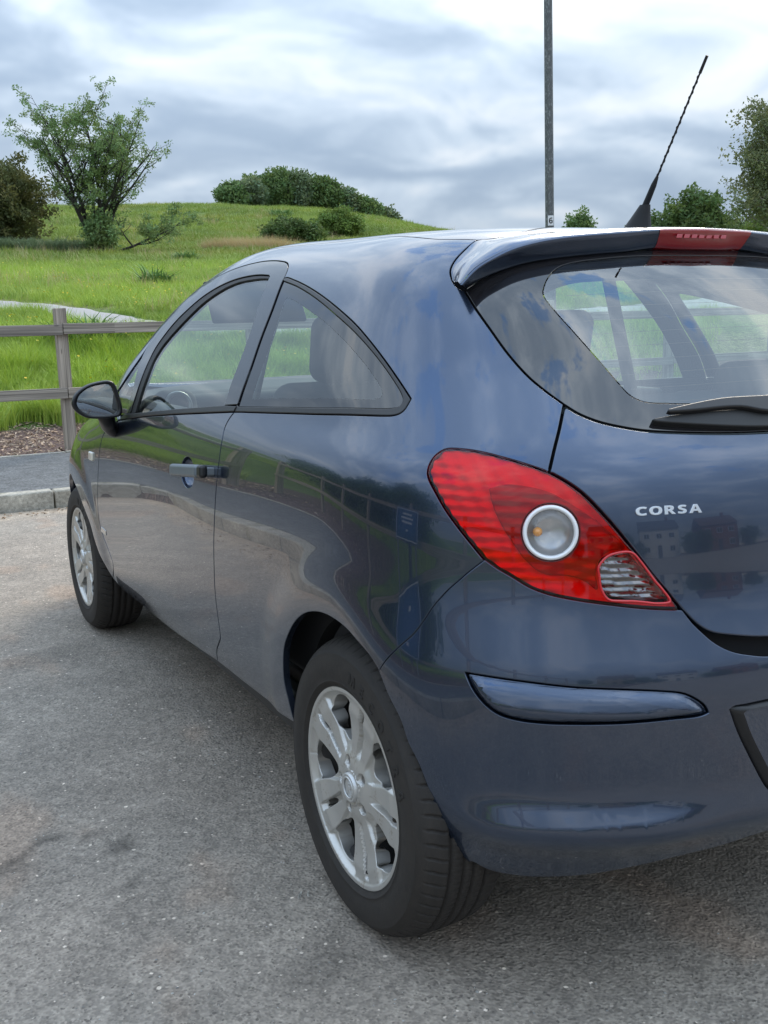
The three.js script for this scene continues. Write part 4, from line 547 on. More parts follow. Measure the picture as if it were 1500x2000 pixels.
// ---------------------------------------------------------------- cabin
{
  const head = panel(dense([[surf(0, 0, .02, 'y'), surf(-.3, 0, -.02, 'y'), surf(-.46, 0, -.10, 'y')], [surf(-.46, 0, -.10, 'y'), surf(-.50, 0, -.6, 'y'), surf(-.50, 0, -1.0, 'y'), surf(-.48, 0, -1.45, 'y')], [surf(-.48, 0, -1.45, 'y'), surf(0, 0, -1.56, 'y')], [surf(0, 0, -1.56, 'y'), surf(0, 0, .02, 'y')]]), { flat: above, gap: 0, fillet: 0, depth: 0, mid: true, off: -.035 });
  mesh('headlining', both(head), std(lin(.20, .20, .195), .95), car);
  const box = (w, h, d, r, x, y, z, rx = 0, ry = 0, rz = 0) => { const g = new RoundedBoxGeometry(w, h, d, 5, r); g.rotateX(rx); g.rotateY(ry); g.rotateZ(rz); g.translate(x, y, z); return g; };
  for (const x of [-.36, .36]) {
    const s = mesh('front_seat', mergeGeometries([box(.48, .16, .52, .07, x, .50, -1.28, .1), box(.44, .60, .14, .06, x, .78, -.98, .28), box(.08, .42, .19, .04, x - .19, .76, -1.0, .28), box(.08, .42, .19, .04, x + .19, .76, -1.0, .28)]), cloth, car);
    mesh('headrest', box(.25, .19, .09, .042, x, 1.165, -.855, .2), cloth, s);
    for (const e of [-.06, .06]) mesh('headrest_post', rodGeo(V(x + e, 1.03, -.89), V(x + e, 1.10, -.865), .006, .006), chrome, s);
  }
  const bench = mesh('rear_seat', mergeGeometries([box(1.24, .16, .48, .07, 0, .52, -.48, .08), box(1.26, .56, .13, .06, 0, .78, -.15, .30)]), cloth, car);
  for (const x of [-.36, .36]) mesh('headrest', box(.24, .12, .09, .04, x, 1.06, -.06, .25), cloth, bench);
  mesh('parcel_shelf', box(1.08, .03, .44, .012, 0, .985, .17), trim, car);
  mesh('dashboard', mergeGeometries([box(1.40, .30, .46, .10, 0, .84, -2.04, -.12), box(1.36, .10, .60, .045, 0, .955, -2.12, .04), box(.42, .10, .22, .05, .36, 1.0, -1.90, -.2), box(.16, .13, .10, .05, -.60, .955, -1.80, -.3)]), trim, car);
  const vent = new THREE.TorusGeometry(.042, .008, 10, 32); vent.rotateX(-.3); vent.translate(-.60, .968, -1.752); mesh('air_vent', vent, std(lin(.3, .3, .31), .35, { metalness: .6 }), car);
  const wheel = new THREE.TorusGeometry(.185, .016, 12, 60), hub = new THREE.SphereGeometry(.07, 24, 12); hub.scale(1, .8, .4); const sp = [0, 2.1, 4.2].map((a) => { const g = new RoundedBoxGeometry(.17, .04, .02, 3, .008); g.translate(.10, 0, 0); g.rotateZ(a); return g; });
  const sw = mergeGeometries([wheel, hub, ...sp].map((g) => { const q = g.index ? g.toNonIndexed() : g; return q; })); sw.rotateX(-.45); sw.translate(.36, .92, -1.66); mesh('steering_wheel', sw, plastic, car);
  mesh('sun_visor', box(.34, .16, .018, .008, -.36, 1.315, -1.585, -.55), trim, car); mesh('sun_visor', box(.34, .16, .018, .008, .36, 1.35, -1.56, -1.1), trim, car);
  const rv = box(.23, .065, .03, .014, 0, 1.325, -1.64, -.1); mesh('interior_mirror', rv, plastic, car);
  for (const s of [-1, 1]) { mesh('door_card', box(.05, .66, 1.24, .02, s * .745, .67, -1.42, 0, 0, 0), trim, car); mesh('side_trim', box(.07, .60, .90, .025, s * .70, .70, -.22), trim, car); mesh('seat_belt', box(.012, .62, .055, .003, s * .655, 1.06, -.86, .0, 0, s * .28), std(lin(.02, .02, .02), .9), car); }
  mesh('boot_lining', mergeGeometries([box(.80, .44, .03, .01, 0, .70, .40), box(1.1, .05, .62, .01, 0, .46, .12)]), trim, car);
  mesh('cabin_floor', box(1.36, .05, 2.3, .01, 0, .33, -1.0), cloth, car);
}

// ================================================================ PAVING
// asphalt of the car park: chippings in the texture, stains and wear as colour per vertex
{
  const r = rng(31), N = 1024, tone = new Float32Array(N * N), hgt = new Float32Array(N * N), tA = tileNoise(41, 16), tB = tileNoise(42, 90), tC = tileNoise(43, 340);
  for (let y = 0; y < N; y++) for (let x = 0; x < N; x++) { const u = x / N, v = y / N; tone[y * N + x] = .80 + .10 * (tA(u, v) - .5) + .16 * (tB(u, v) - .5) + .24 * (tC(u, v) - .5); hgt[y * N + x] = .5 + .35 * (tB(u, v) - .5) + .6 * (tC(u, v) - .5); }
  const spot = (n, r0, r1, t0, t1, h) => { for (let k = 0; k < n; k++) { const cx = r() * N, cy = r() * N, a = r0 + (r1 - r0) * r() ** 2, b = a * (.5 + .5 * r()), th = r() * Math.PI, c = Math.cos(th), s = Math.sin(th), t = t0 + (t1 - t0) * r(), R = Math.ceil(a); for (let j = -R; j <= R; j++) for (let i = -R; i <= R; i++) { const p = (i * c + j * s) / a, q = (j * c - i * s) / b; if (p * p + q * q < 1) { const k2 = (((cy + j) | 0) + N) % N * N + (((cx + i) | 0) + N) % N; tone[k2] = t; hgt[k2] += h; } } } };
  spot(15000, 1.2, 4.2, .70, .90, .10); spot(9000, .8, 2.6, .56, .72, -.25); spot(3000, 1.0, 3.0, .88, 1.02, .15); spot(300, 1.2, 3.4, 1.15, 1.45, .2);
  const map = dataTex(N, N, (x, y) => { const t = tone[y * N + x] * 128; return [t * 1.02, t, t * .965]; }), bump = dataTex(N, N, (x, y) => { const t = hgt[y * N + x] * 200; return [t, t, t]; }, false);
  const mat = std(lin(2.0, 1.78, 1.56), .88, { map, bumpMap: bump, bumpScale: .005, vertexColors: true });
  const axis = (a, b, fa, fb, s, S) => { const o = []; let x = a; while (x < b) { o.push(x); x += x > fa - s && x < fb ? s : S; } o.push(b); return o; };
  const X = axis(KX + .02, 40, -2, 1.6, .035, .8), Z = axis(KZ + .02, 45, -5.6, 2.4, .035, .8);
  const g = grid(X.length - 1, Z.length - 1, (i, j) => [X[i], 0, Z[j]], 1 / 1.55), p = g.attributes.position, c = new Float32Array(p.count * 3);
  const stains = [[-1.32, -.70, .075, .034, .55], [-1.163, -.574, .062, .034, .52], [-1.238, -.653, .03, .015, .4], [-1.43, -.62, .06, .03, .52], [-1.18, -.395, .065, .02, .48], [-1.11, -.36, .045, .017, .5], [-.55, -1.1, .3, .2, .14], [-1.0, -2.2, .25, .12, .16], [-1.25, -3.1, .3, .1, .2], [-.95, .1, .16, .06, .2]];
  for (let i = 0; i < p.count; i++) {
    const x = p.getX(i), z = p.getZ(i); let k = 1 + .10 * fbm2(x * .8, z * .8, 3) + .10 * fbm2(x * 3.1, z * 3.1, 3), warm = .03 * fbm2(x * .6 + 9, z * .6, 2) + .10 * sst(.25, .6, fbm2(x * 1.7 + 4, z * 1.1, 3));
    for (const [sx, sz, a, b, d] of stains) { const th = .45, dx = (x - sx) * Math.cos(th) - (z - sz) * Math.sin(th), dz = (z - sz) * Math.cos(th) + (x - sx) * Math.sin(th), q = Math.hypot(dx / a, dz / b) + .55 * fbm2(x * 22, z * 22, 3); k *= 1 - d * sst(1.15, .35, q); }
    const e = -beyondKerb(x, z), silt = sst(.42, .0, e + .16 * fbm2(x * 3, z * 3, 3)); // grit and leaf litter washed up along the kerb
    c[3 * i] = k * (1 + warm + .42 * silt); c[3 * i + 1] = k * (1 + .32 * silt); c[3 * i + 2] = k * (1 - warm * .6 + .2 * silt);
  }
  g.setAttribute('color', new THREE.BufferAttribute(c, 3));
  setting(mesh('car_park', g, mat), 'car_park');
  // loose pale chippings lying on it
  const chip = new THREE.IcosahedronGeometry(1, 0); chip.scale(1, .45, .75); const n = 4200, im = new THREE.InstancedMesh(chip, std(lin(.40, .39, .37), .8), n), M = new THREE.Matrix4(), q = new THREE.Quaternion(), col = new THREE.Color();
  for (let k = 0; k < n; k++) { const x = -1.95 + 3.2 * r(), z = -4.6 + 6.6 * r(), s = .0012 + .0024 * r() ** 3 * (r() < .06 ? 1.7 : 1); M.compose(V(x, s * .12, z), q.setFromEuler(new THREE.Euler((r() - .5) * .5, r() * 6.3, (r() - .5) * .5)), V(s, s, s)); im.setMatrixAt(k, M); const t = .45 + .75 * r(); im.setColorAt(k, col.setRGB(t, t * .98, t * .94)); }
  stuff(shade(im), 'loose_chippings');
  // a few scraps and scrapes of pale grit out on the tarmac
  const bit = new THREE.BoxGeometry(1, .1, .16), ns = 90, bits = new THREE.InstancedMesh(bit, std(lin(.55, .53, .49), .9), ns); for (let k = 0; k < ns; k++) { const x = k < 5 ? -.89 + .03 * r() : -1.6 + 1.1 * r(), z = k < 5 ? -.156 + .02 * r() : -3.5 + 4.4 * r(), s = k < 5 ? .02 : .003 + .009 * r() * r(); M.compose(V(x, .001, z), q.setFromEuler(new THREE.Euler(0, k < 5 ? .9 + .3 * r() : r() * 6.3, 0)), V(s, s * .4, s)); bits.setMatrixAt(k, M); const t = .4 + .7 * r(); bits.setColorAt(k, col.setRGB(t, t * .95, t * .88)); } stuff(shade(bits), 'scattered_grit');
  // leaf and bark scraps washed along the kerb
  const flake = new THREE.PlaneGeometry(1, .45, 2, 1); flake.rotateX(-Math.PI / 2); { const fp = flake.attributes.position; for (let i = 0; i < fp.count; i++) fp.setY(i, fp.getX(i) === 0 ? .18 : 0); flake.computeVertexNormals(); }
  const nf = 900, li = new THREE.InstancedMesh(flake, std(lin(.20, .14, .09), .9, { side: THREE.DoubleSide }), nf);
  for (let k = 0; k < nf; k++) { const front = r() < .72, e = Math.abs((r() + r() + r() - 1.5)) * .22 + .02, t = r(); const x = front ? mix(-1.5, 6, t) : KX + .03 + e, z = front ? KZ + .03 + e : mix(-5, 4, t), s = .008 + .022 * r(); M.compose(V(x, .004, z), q.setFromEuler(new THREE.Euler((r() - .5) * .4, r() * 6.3, (r() - .5) * .4)), V(s, s, s)); li.setMatrixAt(k, M); const c2 = .5 + .9 * r(); li.setColorAt(k, col.setRGB(c2, c2 * .9, c2 * .8)); }
  stuff(shade(li), 'kerbside_litter');
}
const concreteMap = dataTex(512, 512, ((a, b, c) => (x, y) => { const u = x / 512, v = y / 512, t = 208 + 34 * (a(u, v) - .5) + 46 * (b(u, v) - .5) + 40 * (c(u, v) - .5), d = sst(.6, .85, a(u + .3, v + .7)) * 26; return [t - d, t - d * 1.05, t - d * 1.4]; })(tileNoise(51, 9), tileNoise(52, 60), tileNoise(53, 220)));
const concreteBump = dataTex(256, 256, ((b, c) => (x, y) => { const t = 128 + 90 * (b(x / 256, y / 256) - .5) + 110 * (c(x / 256, y / 256) - .5); return [t, t, t]; })(tileNoise(54, 40), tileNoise(55, 120)), false);
{
  const kerb = new THREE.Group(); setting(kerb, 'kerb', 'pale concrete kerb edging the car park');
  const mats = [lin(.60, .55, .45), lin(.56, .52, .43), lin(.64, .59, .49), lin(.58, .545, .47)].map((c) => std(c, .9, { map: concreteMap, bumpMap: concreteBump, bumpScale: .003 }));
  const stone = uvBox(new RoundedBoxGeometry(.907, .255, .125, 4, .014), 1.1), short = uvBox(new RoundedBoxGeometry(.30, .255, .125, 3, .012), 1.1), r = rng(61); let k = 0;
  const put = (g, x, z, turn) => { const m = mesh('kerb_stone', g, mats[Math.floor(r() * 4)], kerb); m.position.set(x + (r() - .5) * .004, -.0045 + (r() - .5) * .006, z + (r() - .5) * .006); m.rotation.y = turn + (r() - .5) * .006; k++; };
  for (let x = -.37 - .4575; x > KX + KR + .1; x -= .915) put(stone, x, KZ - .0625, 0);
  for (let x = -.37 + .4575; x < 15; x += .915) put(stone, x, KZ - .0625, 0);
  put(short, -1.43, KZ - .0625, 0);
  for (let i = 0; i < 3; i++) { const a = (i + .5) / 3 * Math.PI / 2, R = KR + .0625; put(short, KX + KR - Math.sin(a) * R, KZ + KR - Math.cos(a) * R, a); }
  for (let z = KZ + KR + .46; z < 9; z += .915) put(stone, KX - .0625, z, Math.PI / 2);
  // tarmac footway behind the kerb and its thin edging
  const L = -3.12, F0 = -7.9, s = new THREE.Shape(); s.moveTo(15, -(KZ - .128)); s.lineTo(KX + KR, -(KZ - .128)); s.absarc(KX + KR, -(KZ + KR), KR + .128, Math.PI / 2, Math.PI, false); s.lineTo(KX - .128, -9); s.lineTo(L, -9); s.lineTo(L, -(F0 + .5)); s.absarc(L + .5, -(F0 + .5), .5, Math.PI, Math.PI / 2, true); s.lineTo(15, -F0); s.closePath();
  const g = new THREE.ExtrudeGeometry(s, { depth: .30, bevelEnabled: false, curveSegments: 16 }); g.rotateX(-Math.PI / 2); g.translate(0, -.18, 0); uvBox(g, 1 / 1.3); // shape y is -z
  const N = 512, tA = tileNoise(71, 20), tB = tileNoise(72, 150), map = dataTex(N, N, (x, y) => { const t = 150 + 34 * (tA(x / N, y / N) - .5) + 80 * (tB(x / N, y / N) - .5); return [t * .985, t, t * 1.005]; });
  setting(mesh('footway', g, std(lin(.36, .36, .36), .92, { map, bumpMap: concreteBump, bumpScale: .003 })), 'footway');
  const edge = new THREE.Group(); setting(edge, 'footway_edging', 'thin concrete edging behind the footway');
  const eg = uvBox(new RoundedBoxGeometry(.91, .16, .05, 2, .008), 1.1); for (let x = L + 1; x < 15; x += .915) { const m = mesh('edging_stone', eg, mats[Math.floor(r() * 4)], edge); m.position.set(x, .052 + (r() - .5) * .008, F0 - .028); } for (let z = F0 + 1; z < 8; z += .915) { const m = mesh('edging_stone', eg, mats[Math.floor(r() * 4)], edge); m.position.set(L - .028, .052 + (r() - .5) * .008, z); m.rotation.y = Math.PI / 2; }
}
// ================================================================ LAND
const pathPts = [[-14, -26], [-6, -22.6], [-1, -20.4], [1.5, -18.85], [2.45, -17.2], [2.95, -15.3], [3.9, -14.2], [6.5, -13.6], [11, -14.2], [18, -15.5]].map(([x, z]) => V(x, 0, z));
const pathCurve = new THREE.CatmullRomCurve3(pathPts, false, 'centripetal'), pathLine = pathCurve.getSpacedPoints(160);
const fromPath = (x, z) => { let d = 1e9; for (const p of pathLine) d = Math.min(d, (p.x - x) ** 2 + (p.z - z) ** 2); return Math.sqrt(d); };
{
  const warp = (t, n, f) => Math.sign(t) * (n * (Math.exp(Math.abs(t) * f) - 1)); const NX = 250, NZ = 270;
  const xs = Array.from({ length: NX + 1 }, (_, i) => -1 + warp((i / NX) * 2 - 1, 7, 3.35)), zs = Array.from({ length: NZ + 1 }, (_, i) => -9 + warp((i / NZ) * 2 - 1.12, 6, 3.25));
  const g = grid(NX, NZ, (i, j) => [xs[i], land(xs[i], zs[j]), zs[j]], 1 / 2.3), p = g.attributes.position, c = new Float32Array(p.count * 3);
  for (let i = 0; i < p.count; i++) {
    const x = p.getX(i), z = p.getZ(i);
    let a = fbm2(x * .12, z * .12, 4), b = fbm2(x * .9, z * .9, 3), dry = sst(.1, .55, fbm2(x * .07 + 30, z * .11 - 8, 4));
    const track = sst(2.2, .6, Math.abs((x - 11.5) * .8 + (z + 52) * .62) + 1.2 * b) * sst(-38, -42, z) * sst(-62, -56, z); // worn line down the slope
    let col = [.085 + .022 * a + .02 * b, .160 + .03 * a + .03 * b, .022 + .006 * b]; const straw = [.26, .23, .10]; const t = clamp(dry * .5 + track * .8);
    col = col.map((v, k) => mix(v, straw[k], t));
    const e = beyondKerb(x, z), nearBed = Math.min(x < -3.1 ? 9 : 9, 9); const bed = (z > -10.3 && z < -7.8) || (x < -3.1 && x > -6.6 && z > -10) ? 1 : 0; if (bed || e < 1) col = [.085, .062, .042];
    c[3 * i] = col[0]; c[3 * i + 1] = col[1]; c[3 * i + 2] = col[2];
  }
  g.setAttribute('color', new THREE.BufferAttribute(c, 3));
  const tA = tileNoise(81, 40), tB = tileNoise(82, 160), map = dataTex(512, 512, (x, y) => { const t = 190 + 60 * (tA(x / 512, y / 512) - .5) + 90 * (tB(x / 512, y / 512) - .5); return [t, t, t]; });
  setting(mesh('hillside', g, std(lin(2.5, 2.1, 2.6), .95, { map, vertexColors: true, bumpMap: map, bumpScale: .05 })), 'hillside');
  // path across the bank
  const W = .78, P = pathCurve.getSpacedPoints(200), pg = grid(200, 8, (i, j) => { const q = P[i], n = P[Math.min(200, i + 1)], o = P[Math.max(0, i - 1)], d = Math.hypot(n.x - o.x, n.z - o.z), s = (j / 8 - .5) * 2 * (W + .12 * fbm2(i * .4, j > 4 ? 3 : 9, 2)), x = q.x - (n.z - o.z) / d * s, z = q.z + (n.x - o.x) / d * s; return [x, land(x, z) + (j === 0 || j === 8 ? -.05 : .035), z]; }, 1 / 1.3);
  const pn = pg.attributes.normal; if (pn.getY(900) < 0) { const a = pg.index.array; for (let k = 0; k < a.length; k += 3) { const t = a[k + 1]; a[k + 1] = a[k + 2]; a[k + 2] = t; } pg.computeVertexNormals(); }
  setting(mesh('path', pg, std(lin(.33, .315, .31), .92, { bumpMap: concreteBump, bumpScale: .004 })), 'path');
}
// bark mulch on the planting strip
{
  const r = rng(91), chip = new THREE.BoxGeometry(1, .16, .38, 2, 1, 1); { const p = chip.attributes.position; for (let i = 0; i < p.count; i++) { const x = p.getX(i); p.setY(i, p.getY(i) + .1 * Math.abs(x)); p.setZ(i, p.getZ(i) * (1 - .5 * Math.abs(x))); } chip.computeVertexNormals(); }
  const n = 15000, im = new THREE.InstancedMesh(chip, std(lin(.46, .36, .27), .9), n), M = new THREE.Matrix4(), q = new THREE.Quaternion(), col = new THREE.Color();
  for (let k = 0; k < n; k++) {
    const left = r() < .3; let x, z; if (left) { x = -3.16 - 3.3 * r(); z = mix(-8, 6, r()); } else { x = mix(-4.4, 4.5, r()); z = mix(-7.97, -10.6 + .5 * n2(x * .8, 3), r()); }
    const s = .018 + .05 * r() * r(); M.compose(V(x, land(x, z) + .008 + .012 * r(), z), q.setFromEuler(new THREE.Euler((r() - .5) * .9, r() * 6.3, (r() - .5) * .9)), V(s, s * .7, s)); im.setMatrixAt(k, M);
    const t = .45 + 1.1 * r() * r() + (r() < .12 ? .7 : 0), w = r(); im.setColorAt(k, col.setRGB(t, t * mix(.86, 1, w), t * mix(.74, 1, w)));
  }
  stuff(shade(im), 'bark_mulch');
}
// ================================================================ FENCES
const woodMap = dataTex(256, 1024, ((a, b, c) => (x, y) => { const u = x / 256, v = y / 1024, w = a(u, v * .35), g = b(u * 1.0, v * .06), f = c(u, v * .05); let t = 178 + 50 * (g - .5) + 60 * (f - .5) + 36 * (w - .5); const kx = ((u * 3.1 + .3) % 1) - .5, ky = ((v * 2.3 + .1) % 1) - .5, kd = Math.hypot(kx * 2.4, ky * 4.8); if (kd < .16) t -= 55 * sst(.16, .06, kd); return [t, t * .965, t * .92]; })(tileNoise(101, 12), tileNoise(102, 48), tileNoise(103, 128)));
const woodMats = [lin(.70, .645, .59), lin(.65, .60, .56), lin(.75, .68, .61)].map((c) => std(c, .9, { map: woodMap, bumpMap: woodMap, bumpScale: .004 }));
function beam(w, h, l) { // weathered timber along x, slightly uneven, uv along the grain
  const g = new RoundedBoxGeometry(l, h, w, 3, .006), p = g.attributes.position, n = g.attributes.normal, uv = new Float32Array(p.count * 2); for (let i = 0; i < p.count; i++) { const y = Math.abs(n.getY(i)) > Math.abs(n.getZ(i)); uv[2 * i] = (y ? p.getZ(i) : p.getY(i)) * 3.2; uv[2 * i + 1] = p.getX(i) * .42; } g.setAttribute('uv', new THREE.BufferAttribute(uv, 2)); return g;
}
function fence(label, a, b, along, first, spacing, count, side) { // posts and two rails from a, in direction along
  const f = new THREE.Group(); top(f, 'timber_fence', label, 'fence', 'post and rail fences round the car park'); const r = rng(111 + count), turn = Math.atan2(-along.z, along.x);
  const pg = beam(.10, .105, 1.62); pg.rotateZ(Math.PI / 2); const L = spacing * 2 - .006;
  for (let k = 0; k < count; k++) {
    const s = first + k * spacing, x = a.x + along.x * s, z = a.z + along.z * s, y = land(x, z), m = mesh('post', pg, woodMats[k % 3], f); m.position.set(x, y + .51 + (r() - .5) * .02, z); m.rotation.set((r() - .5) * .02, turn, (r() - .5) * .03 + (k === 2 && side > 0 ? .0 : 0)); 
    if (k % 2 === 0 && k < count - 1) for (const h of [1.128, .545]) { const g = beam(.038, .098, L), q = mesh('rail', g, woodMats[(k + (h > 1 ? 1 : 0)) % 3], f), c = s + spacing; const x2 = a.x + along.x * c, z2 = a.z + along.z * c; q.position.set(x2 - along.z * .072 * side, land(x2, z2) + h, z2 + along.x * .072 * side); q.rotation.set(0, turn, (r() - .5) * .006); g.attributes.uv.needsUpdate = true; const o = r(); for (let i = 0; i < g.attributes.uv.count; i++) g.attributes.uv.setXY(i, g.attributes.uv.getX(i) + o, g.attributes.uv.getY(i) + o * 3); }
  }
  return f;
}
fence('weathered timber post and rail fence ahead of the car bonnet', V(.26, 0, -8.14), 0, V(1, 0, 0), -3.76, 1.88, 9, 1);
fence('weathered timber post and rail fence beside the blue sign', V(-4.0, 0, -8.0), 0, V(0, 0, 1), 0, 1.9, 9, -1);

// ================================================================ GRASS AND FLOWERS
{
  const r = rng(121);
  const tuft = (n, h, w, spread, lean) => { const pos = [], idx = [], nor = []; for (let k = 0; k < n; k++) { const a = r() * 6.283, d = Math.sqrt(r()) * spread, x0 = Math.cos(a) * d, z0 = Math.sin(a) * d, b = r() * 6.283, l = lean * (.3 + r()), H = h * (.55 + .6 * r()), ww = w * (.7 + .6 * r()), cx = Math.cos(b), cz = Math.sin(b), o = pos.length / 3; for (let s = 0; s <= 3; s++) { const t = s / 3, y = H * t * (1 - .25 * l * t), q = H * l * t * t, hw = ww * (1 - t) * .5 + .0004; pos.push(x0 + cx * q - cz * hw, y, z0 + cz * q + cx * hw, x0 + cx * q + cz * hw, y, z0 + cz * q - cx * hw); const ny = .75, nx = -cx * .3, nz = -cz * .3; nor.push(nx, ny, nz, nx, ny, nz); if (s < 3) { const i = o + 2 * s; idx.push(i, i + 1, i + 2, i + 2, i + 1, i + 3); } } } const g = new THREE.BufferGeometry(); g.setAttribute('position', new THREE.Float32BufferAttribute(pos, 3)); g.setIndex(idx); g.computeVertexNormals(); return g; };
  const blade = phy(lin(1, 1, 1), .72, { transmission: .32, thickness: 0, side: THREE.DoubleSide, specularIntensity: .6 });
  const M = new THREE.Matrix4(), q = new THREE.Quaternion(), col = new THREE.Color(), e = new THREE.Euler();
  const sow = (name, geo, n, place, size, tint) => { const im = new THREE.InstancedMesh(geo, blade, n); let k = 0, guard = 0; while (k < n && guard++ < n * 6) { const pt = place(); if (!pt) continue; const [x, z] = pt, dp = fromPath(x, z); if (dp < .82) continue; const s = size(x, z) * (dp < 1.1 ? .6 : 1); M.compose(V(x, land(x, z) - .015, z), q.setFromEuler(e.set((r() - .5) * .3, r() * 6.283, (r() - .5) * .3)), V(s * (.85 + .3 * r()), s * (.75 + .5 * r()), s * (.85 + .3 * r()))); im.setMatrixAt(k, M); const c = tint(x, z); im.setColorAt(k++, col.setRGB(c[0], c[1], c[2])); } im.count = k; stuff(shade(im), name); };
  const green = (x, z) => { const a = fbm2(x * .25, z * .25, 3), b = r(), y = sst(.0, .9, b); return [.28 + .10 * a + .19 * y, .42 + .12 * a + .16 * y, .06 + .06 * b]; };
  const meadow = (x, z) => { const a = fbm2(x * .12, z * .12, 4), b = r(), d = sst(.05, .5, fbm2(x * .07 + 30, z * .11 - 8, 4)) * .6; return [mix(.24 + .07 * a + .10 * b, .44, d * .5), mix(.34 + .08 * a + .08 * b, .38, d * .5), .055 + .05 * b]; };
  const lush = tuft(16, .36, .011, .10, .75), mid = tuft(12, .26, .011, .14, .6), rough = tuft(12, .24, .022, .24, .7);
  sow('tall_grass', lush, 21000, () => { const x = mix(-4.5, 8, r()), z = mix(-10.0, -17.6, r()); return z > -10.4 + .45 * n2(x * .8, 3) ? null : [x, z]; }, (x, z) => .8 + .35 * fbm2(x * .7, z * .7, 2) + .2, green);
  sow('meadow_grass', mid, 42000, () => { const d = mix(15, 33, Math.sqrt(r())), a = mix(-10, 46, r()) * Math.PI / 180; return [-1.66 + Math.sin(a) * d, 1.76 - Math.cos(a) * d]; }, () => .85 + .3 * r(), green);
  sow('hill_grass', rough, 84000, () => { const d = mix(30, 96, r() ** .8), a = mix(-14, 54, r()) * Math.PI / 180; return [-1.66 + Math.sin(a) * d, 1.76 - Math.cos(a) * d]; }, (x, z) => .8 + .5 * r() + .5 * sst(.2, .6, fbm2(x * .2, z * .2, 2)), meadow);
  sow('bank_grass', mid, 12000, () => [mix(-6.6, -15, r()), mix(-22, 8, r())], () => .9 + .5 * r(), green);
  const straw = (x, z) => { const b = r(); return [.50 + .12 * b, .40 + .10 * b, .20 + .08 * b]; }, weed = () => { const b = r(); return [.13 + .05 * b, .24 + .07 * b, .07 + .03 * b]; }, grey = () => { const b = r(); return [.26 + .06 * b, .34 + .06 * b, .20 + .05 * b]; };
  const seed = tuft(14, .55, .012, .22, .5), dock = tuft(16, .30, .055, .16, 1.1);
  const patch = (cx, cz, a, b) => () => { const t = r() * 6.283, d = Math.sqrt(r()) * (.8 + .3 * n2(t * 2, cx)); return [cx + Math.cos(t) * a * d, cz + Math.sin(t) * b * d]; };
  sow('dry_grass', seed, 900, patch(15.6, -42.4, 2.6, .9), () => .8 + .4 * r(), straw); sow('dry_grass', seed, 1500, () => { const d = mix(18, 80, r()), a = mix(4, 42, r()) * Math.PI / 180, x = -1.66 + Math.sin(a) * d, z = 1.76 - Math.cos(a) * d; return n2(x * .22, z * .3) > .35 ? [x, z] : null; }, () => .6 + .4 * r(), straw);
  sow('nettles', dock, 900, patch(6.2, -42.0, 3.2, 1.1), () => 1.2 + .8 * r(), grey);
  for (const [x, z, s] of [[5.2, -22.3, .3], [9.4, -33, .4], [1.6, -13.4, .3], [20, -60, 1.2], [14, -64, 1.2], [27, -66, 1.2]]) sow('weed_clump', dock, 22, patch(x, z, s, s * .7), () => 1 + .7 * r(), weed);
  // buttercups
  const flower = new THREE.ConeGeometry(.016, .008, 6, 1, true); flower.rotateX(Math.PI); const stem = new THREE.CylinderGeometry(.0012, .0012, .3, 3); stem.translate(0, -.15, 0);
  const n = 1500, im = new THREE.InstancedMesh(flower, std(lin(.85, .62, .02), .5, { side: THREE.DoubleSide }), n); let k = 0;
  while (k < n) { const u = r(), d = mix(11, 30, u), a = mix(3, 40, r()) * Math.PI / 180, x = -1.66 + Math.sin(a) * d, z = 1.76 - Math.cos(a) * d, dp = fromPath(x, z); const wish = .06 + .9 * sst(3.2, 1.1, dp) * sst(-.2, .3, n2(x * .9, z * .9)) + .35 * sst(.3, .7, n2(x * .5 + 7, z * .5)); if (dp < 1.05 || z > -10.4 || r() > wish) continue; const s = .7 + .6 * r(); M.compose(V(x, land(x, z) + (dp < 1.7 ? .12 : .24) + .12 * r(), z), q.setFromEuler(e.set((r() - .5) * .8, r() * 6.3, (r() - .5) * .8)), V(s, s, s)); im.setMatrixAt(k, M); im.setColorAt(k++, col.setRGB(.8 + .2 * r(), .8 + .2 * r(), 1)); }
  stuff(shade(im), 'buttercups');
}
// ================================================================ TREES AND BUSHES
const leafClump = (seed, n, size, radius) => { const r = rng(seed), pos = [], idx = []; for (let k = 0; k < n; k++) { const d = radius * Math.cbrt(r()), a = r() * 6.283, cb = 2 * r() - 1, sb = Math.sqrt(1 - cb * cb), c = V(Math.cos(a) * sb * d, cb * d * .75, Math.sin(a) * sb * d), u = V(r() - .5, (r() - .5) * .7, r() - .5).normalize(), v = V(r() - .5, r() - .5, r() - .5).cross(u).normalize(), s = size * (.6 + .7 * r()), o = pos.length / 3; for (const [p, q2] of [[-1, 0], [0, .55], [1, 0], [0, -.55]]) { const w = c.clone().addScaledVector(u, p * s).addScaledVector(v, q2 * s); pos.push(w.x, w.y, w.z); } idx.push(o, o + 2, o + 1, o, o + 3, o + 2); } const g = new THREE.BufferGeometry(); g.setAttribute('position', new THREE.Float32BufferAttribute(pos, 3)); g.setIndex(idx); g.computeVertexNormals(); return g; };
const clumps = { fine: leafClump(1, 26, .060, .26), broad: leafClump(2, 30, .085, .38), far: leafClump(3, 30, .15, .62), birch: leafClump(4, 26, .050, .30) };
const bark = (c) => std(c, .95, { bumpMap: concreteBump, bumpScale: .01 });
const leafMats = {}; const leafMat = (key, c) => leafMats[key] ??= phy(c, .85, { transmission: .30, thickness: 0, side: THREE.DoubleSide, specularIntensity: .4 });
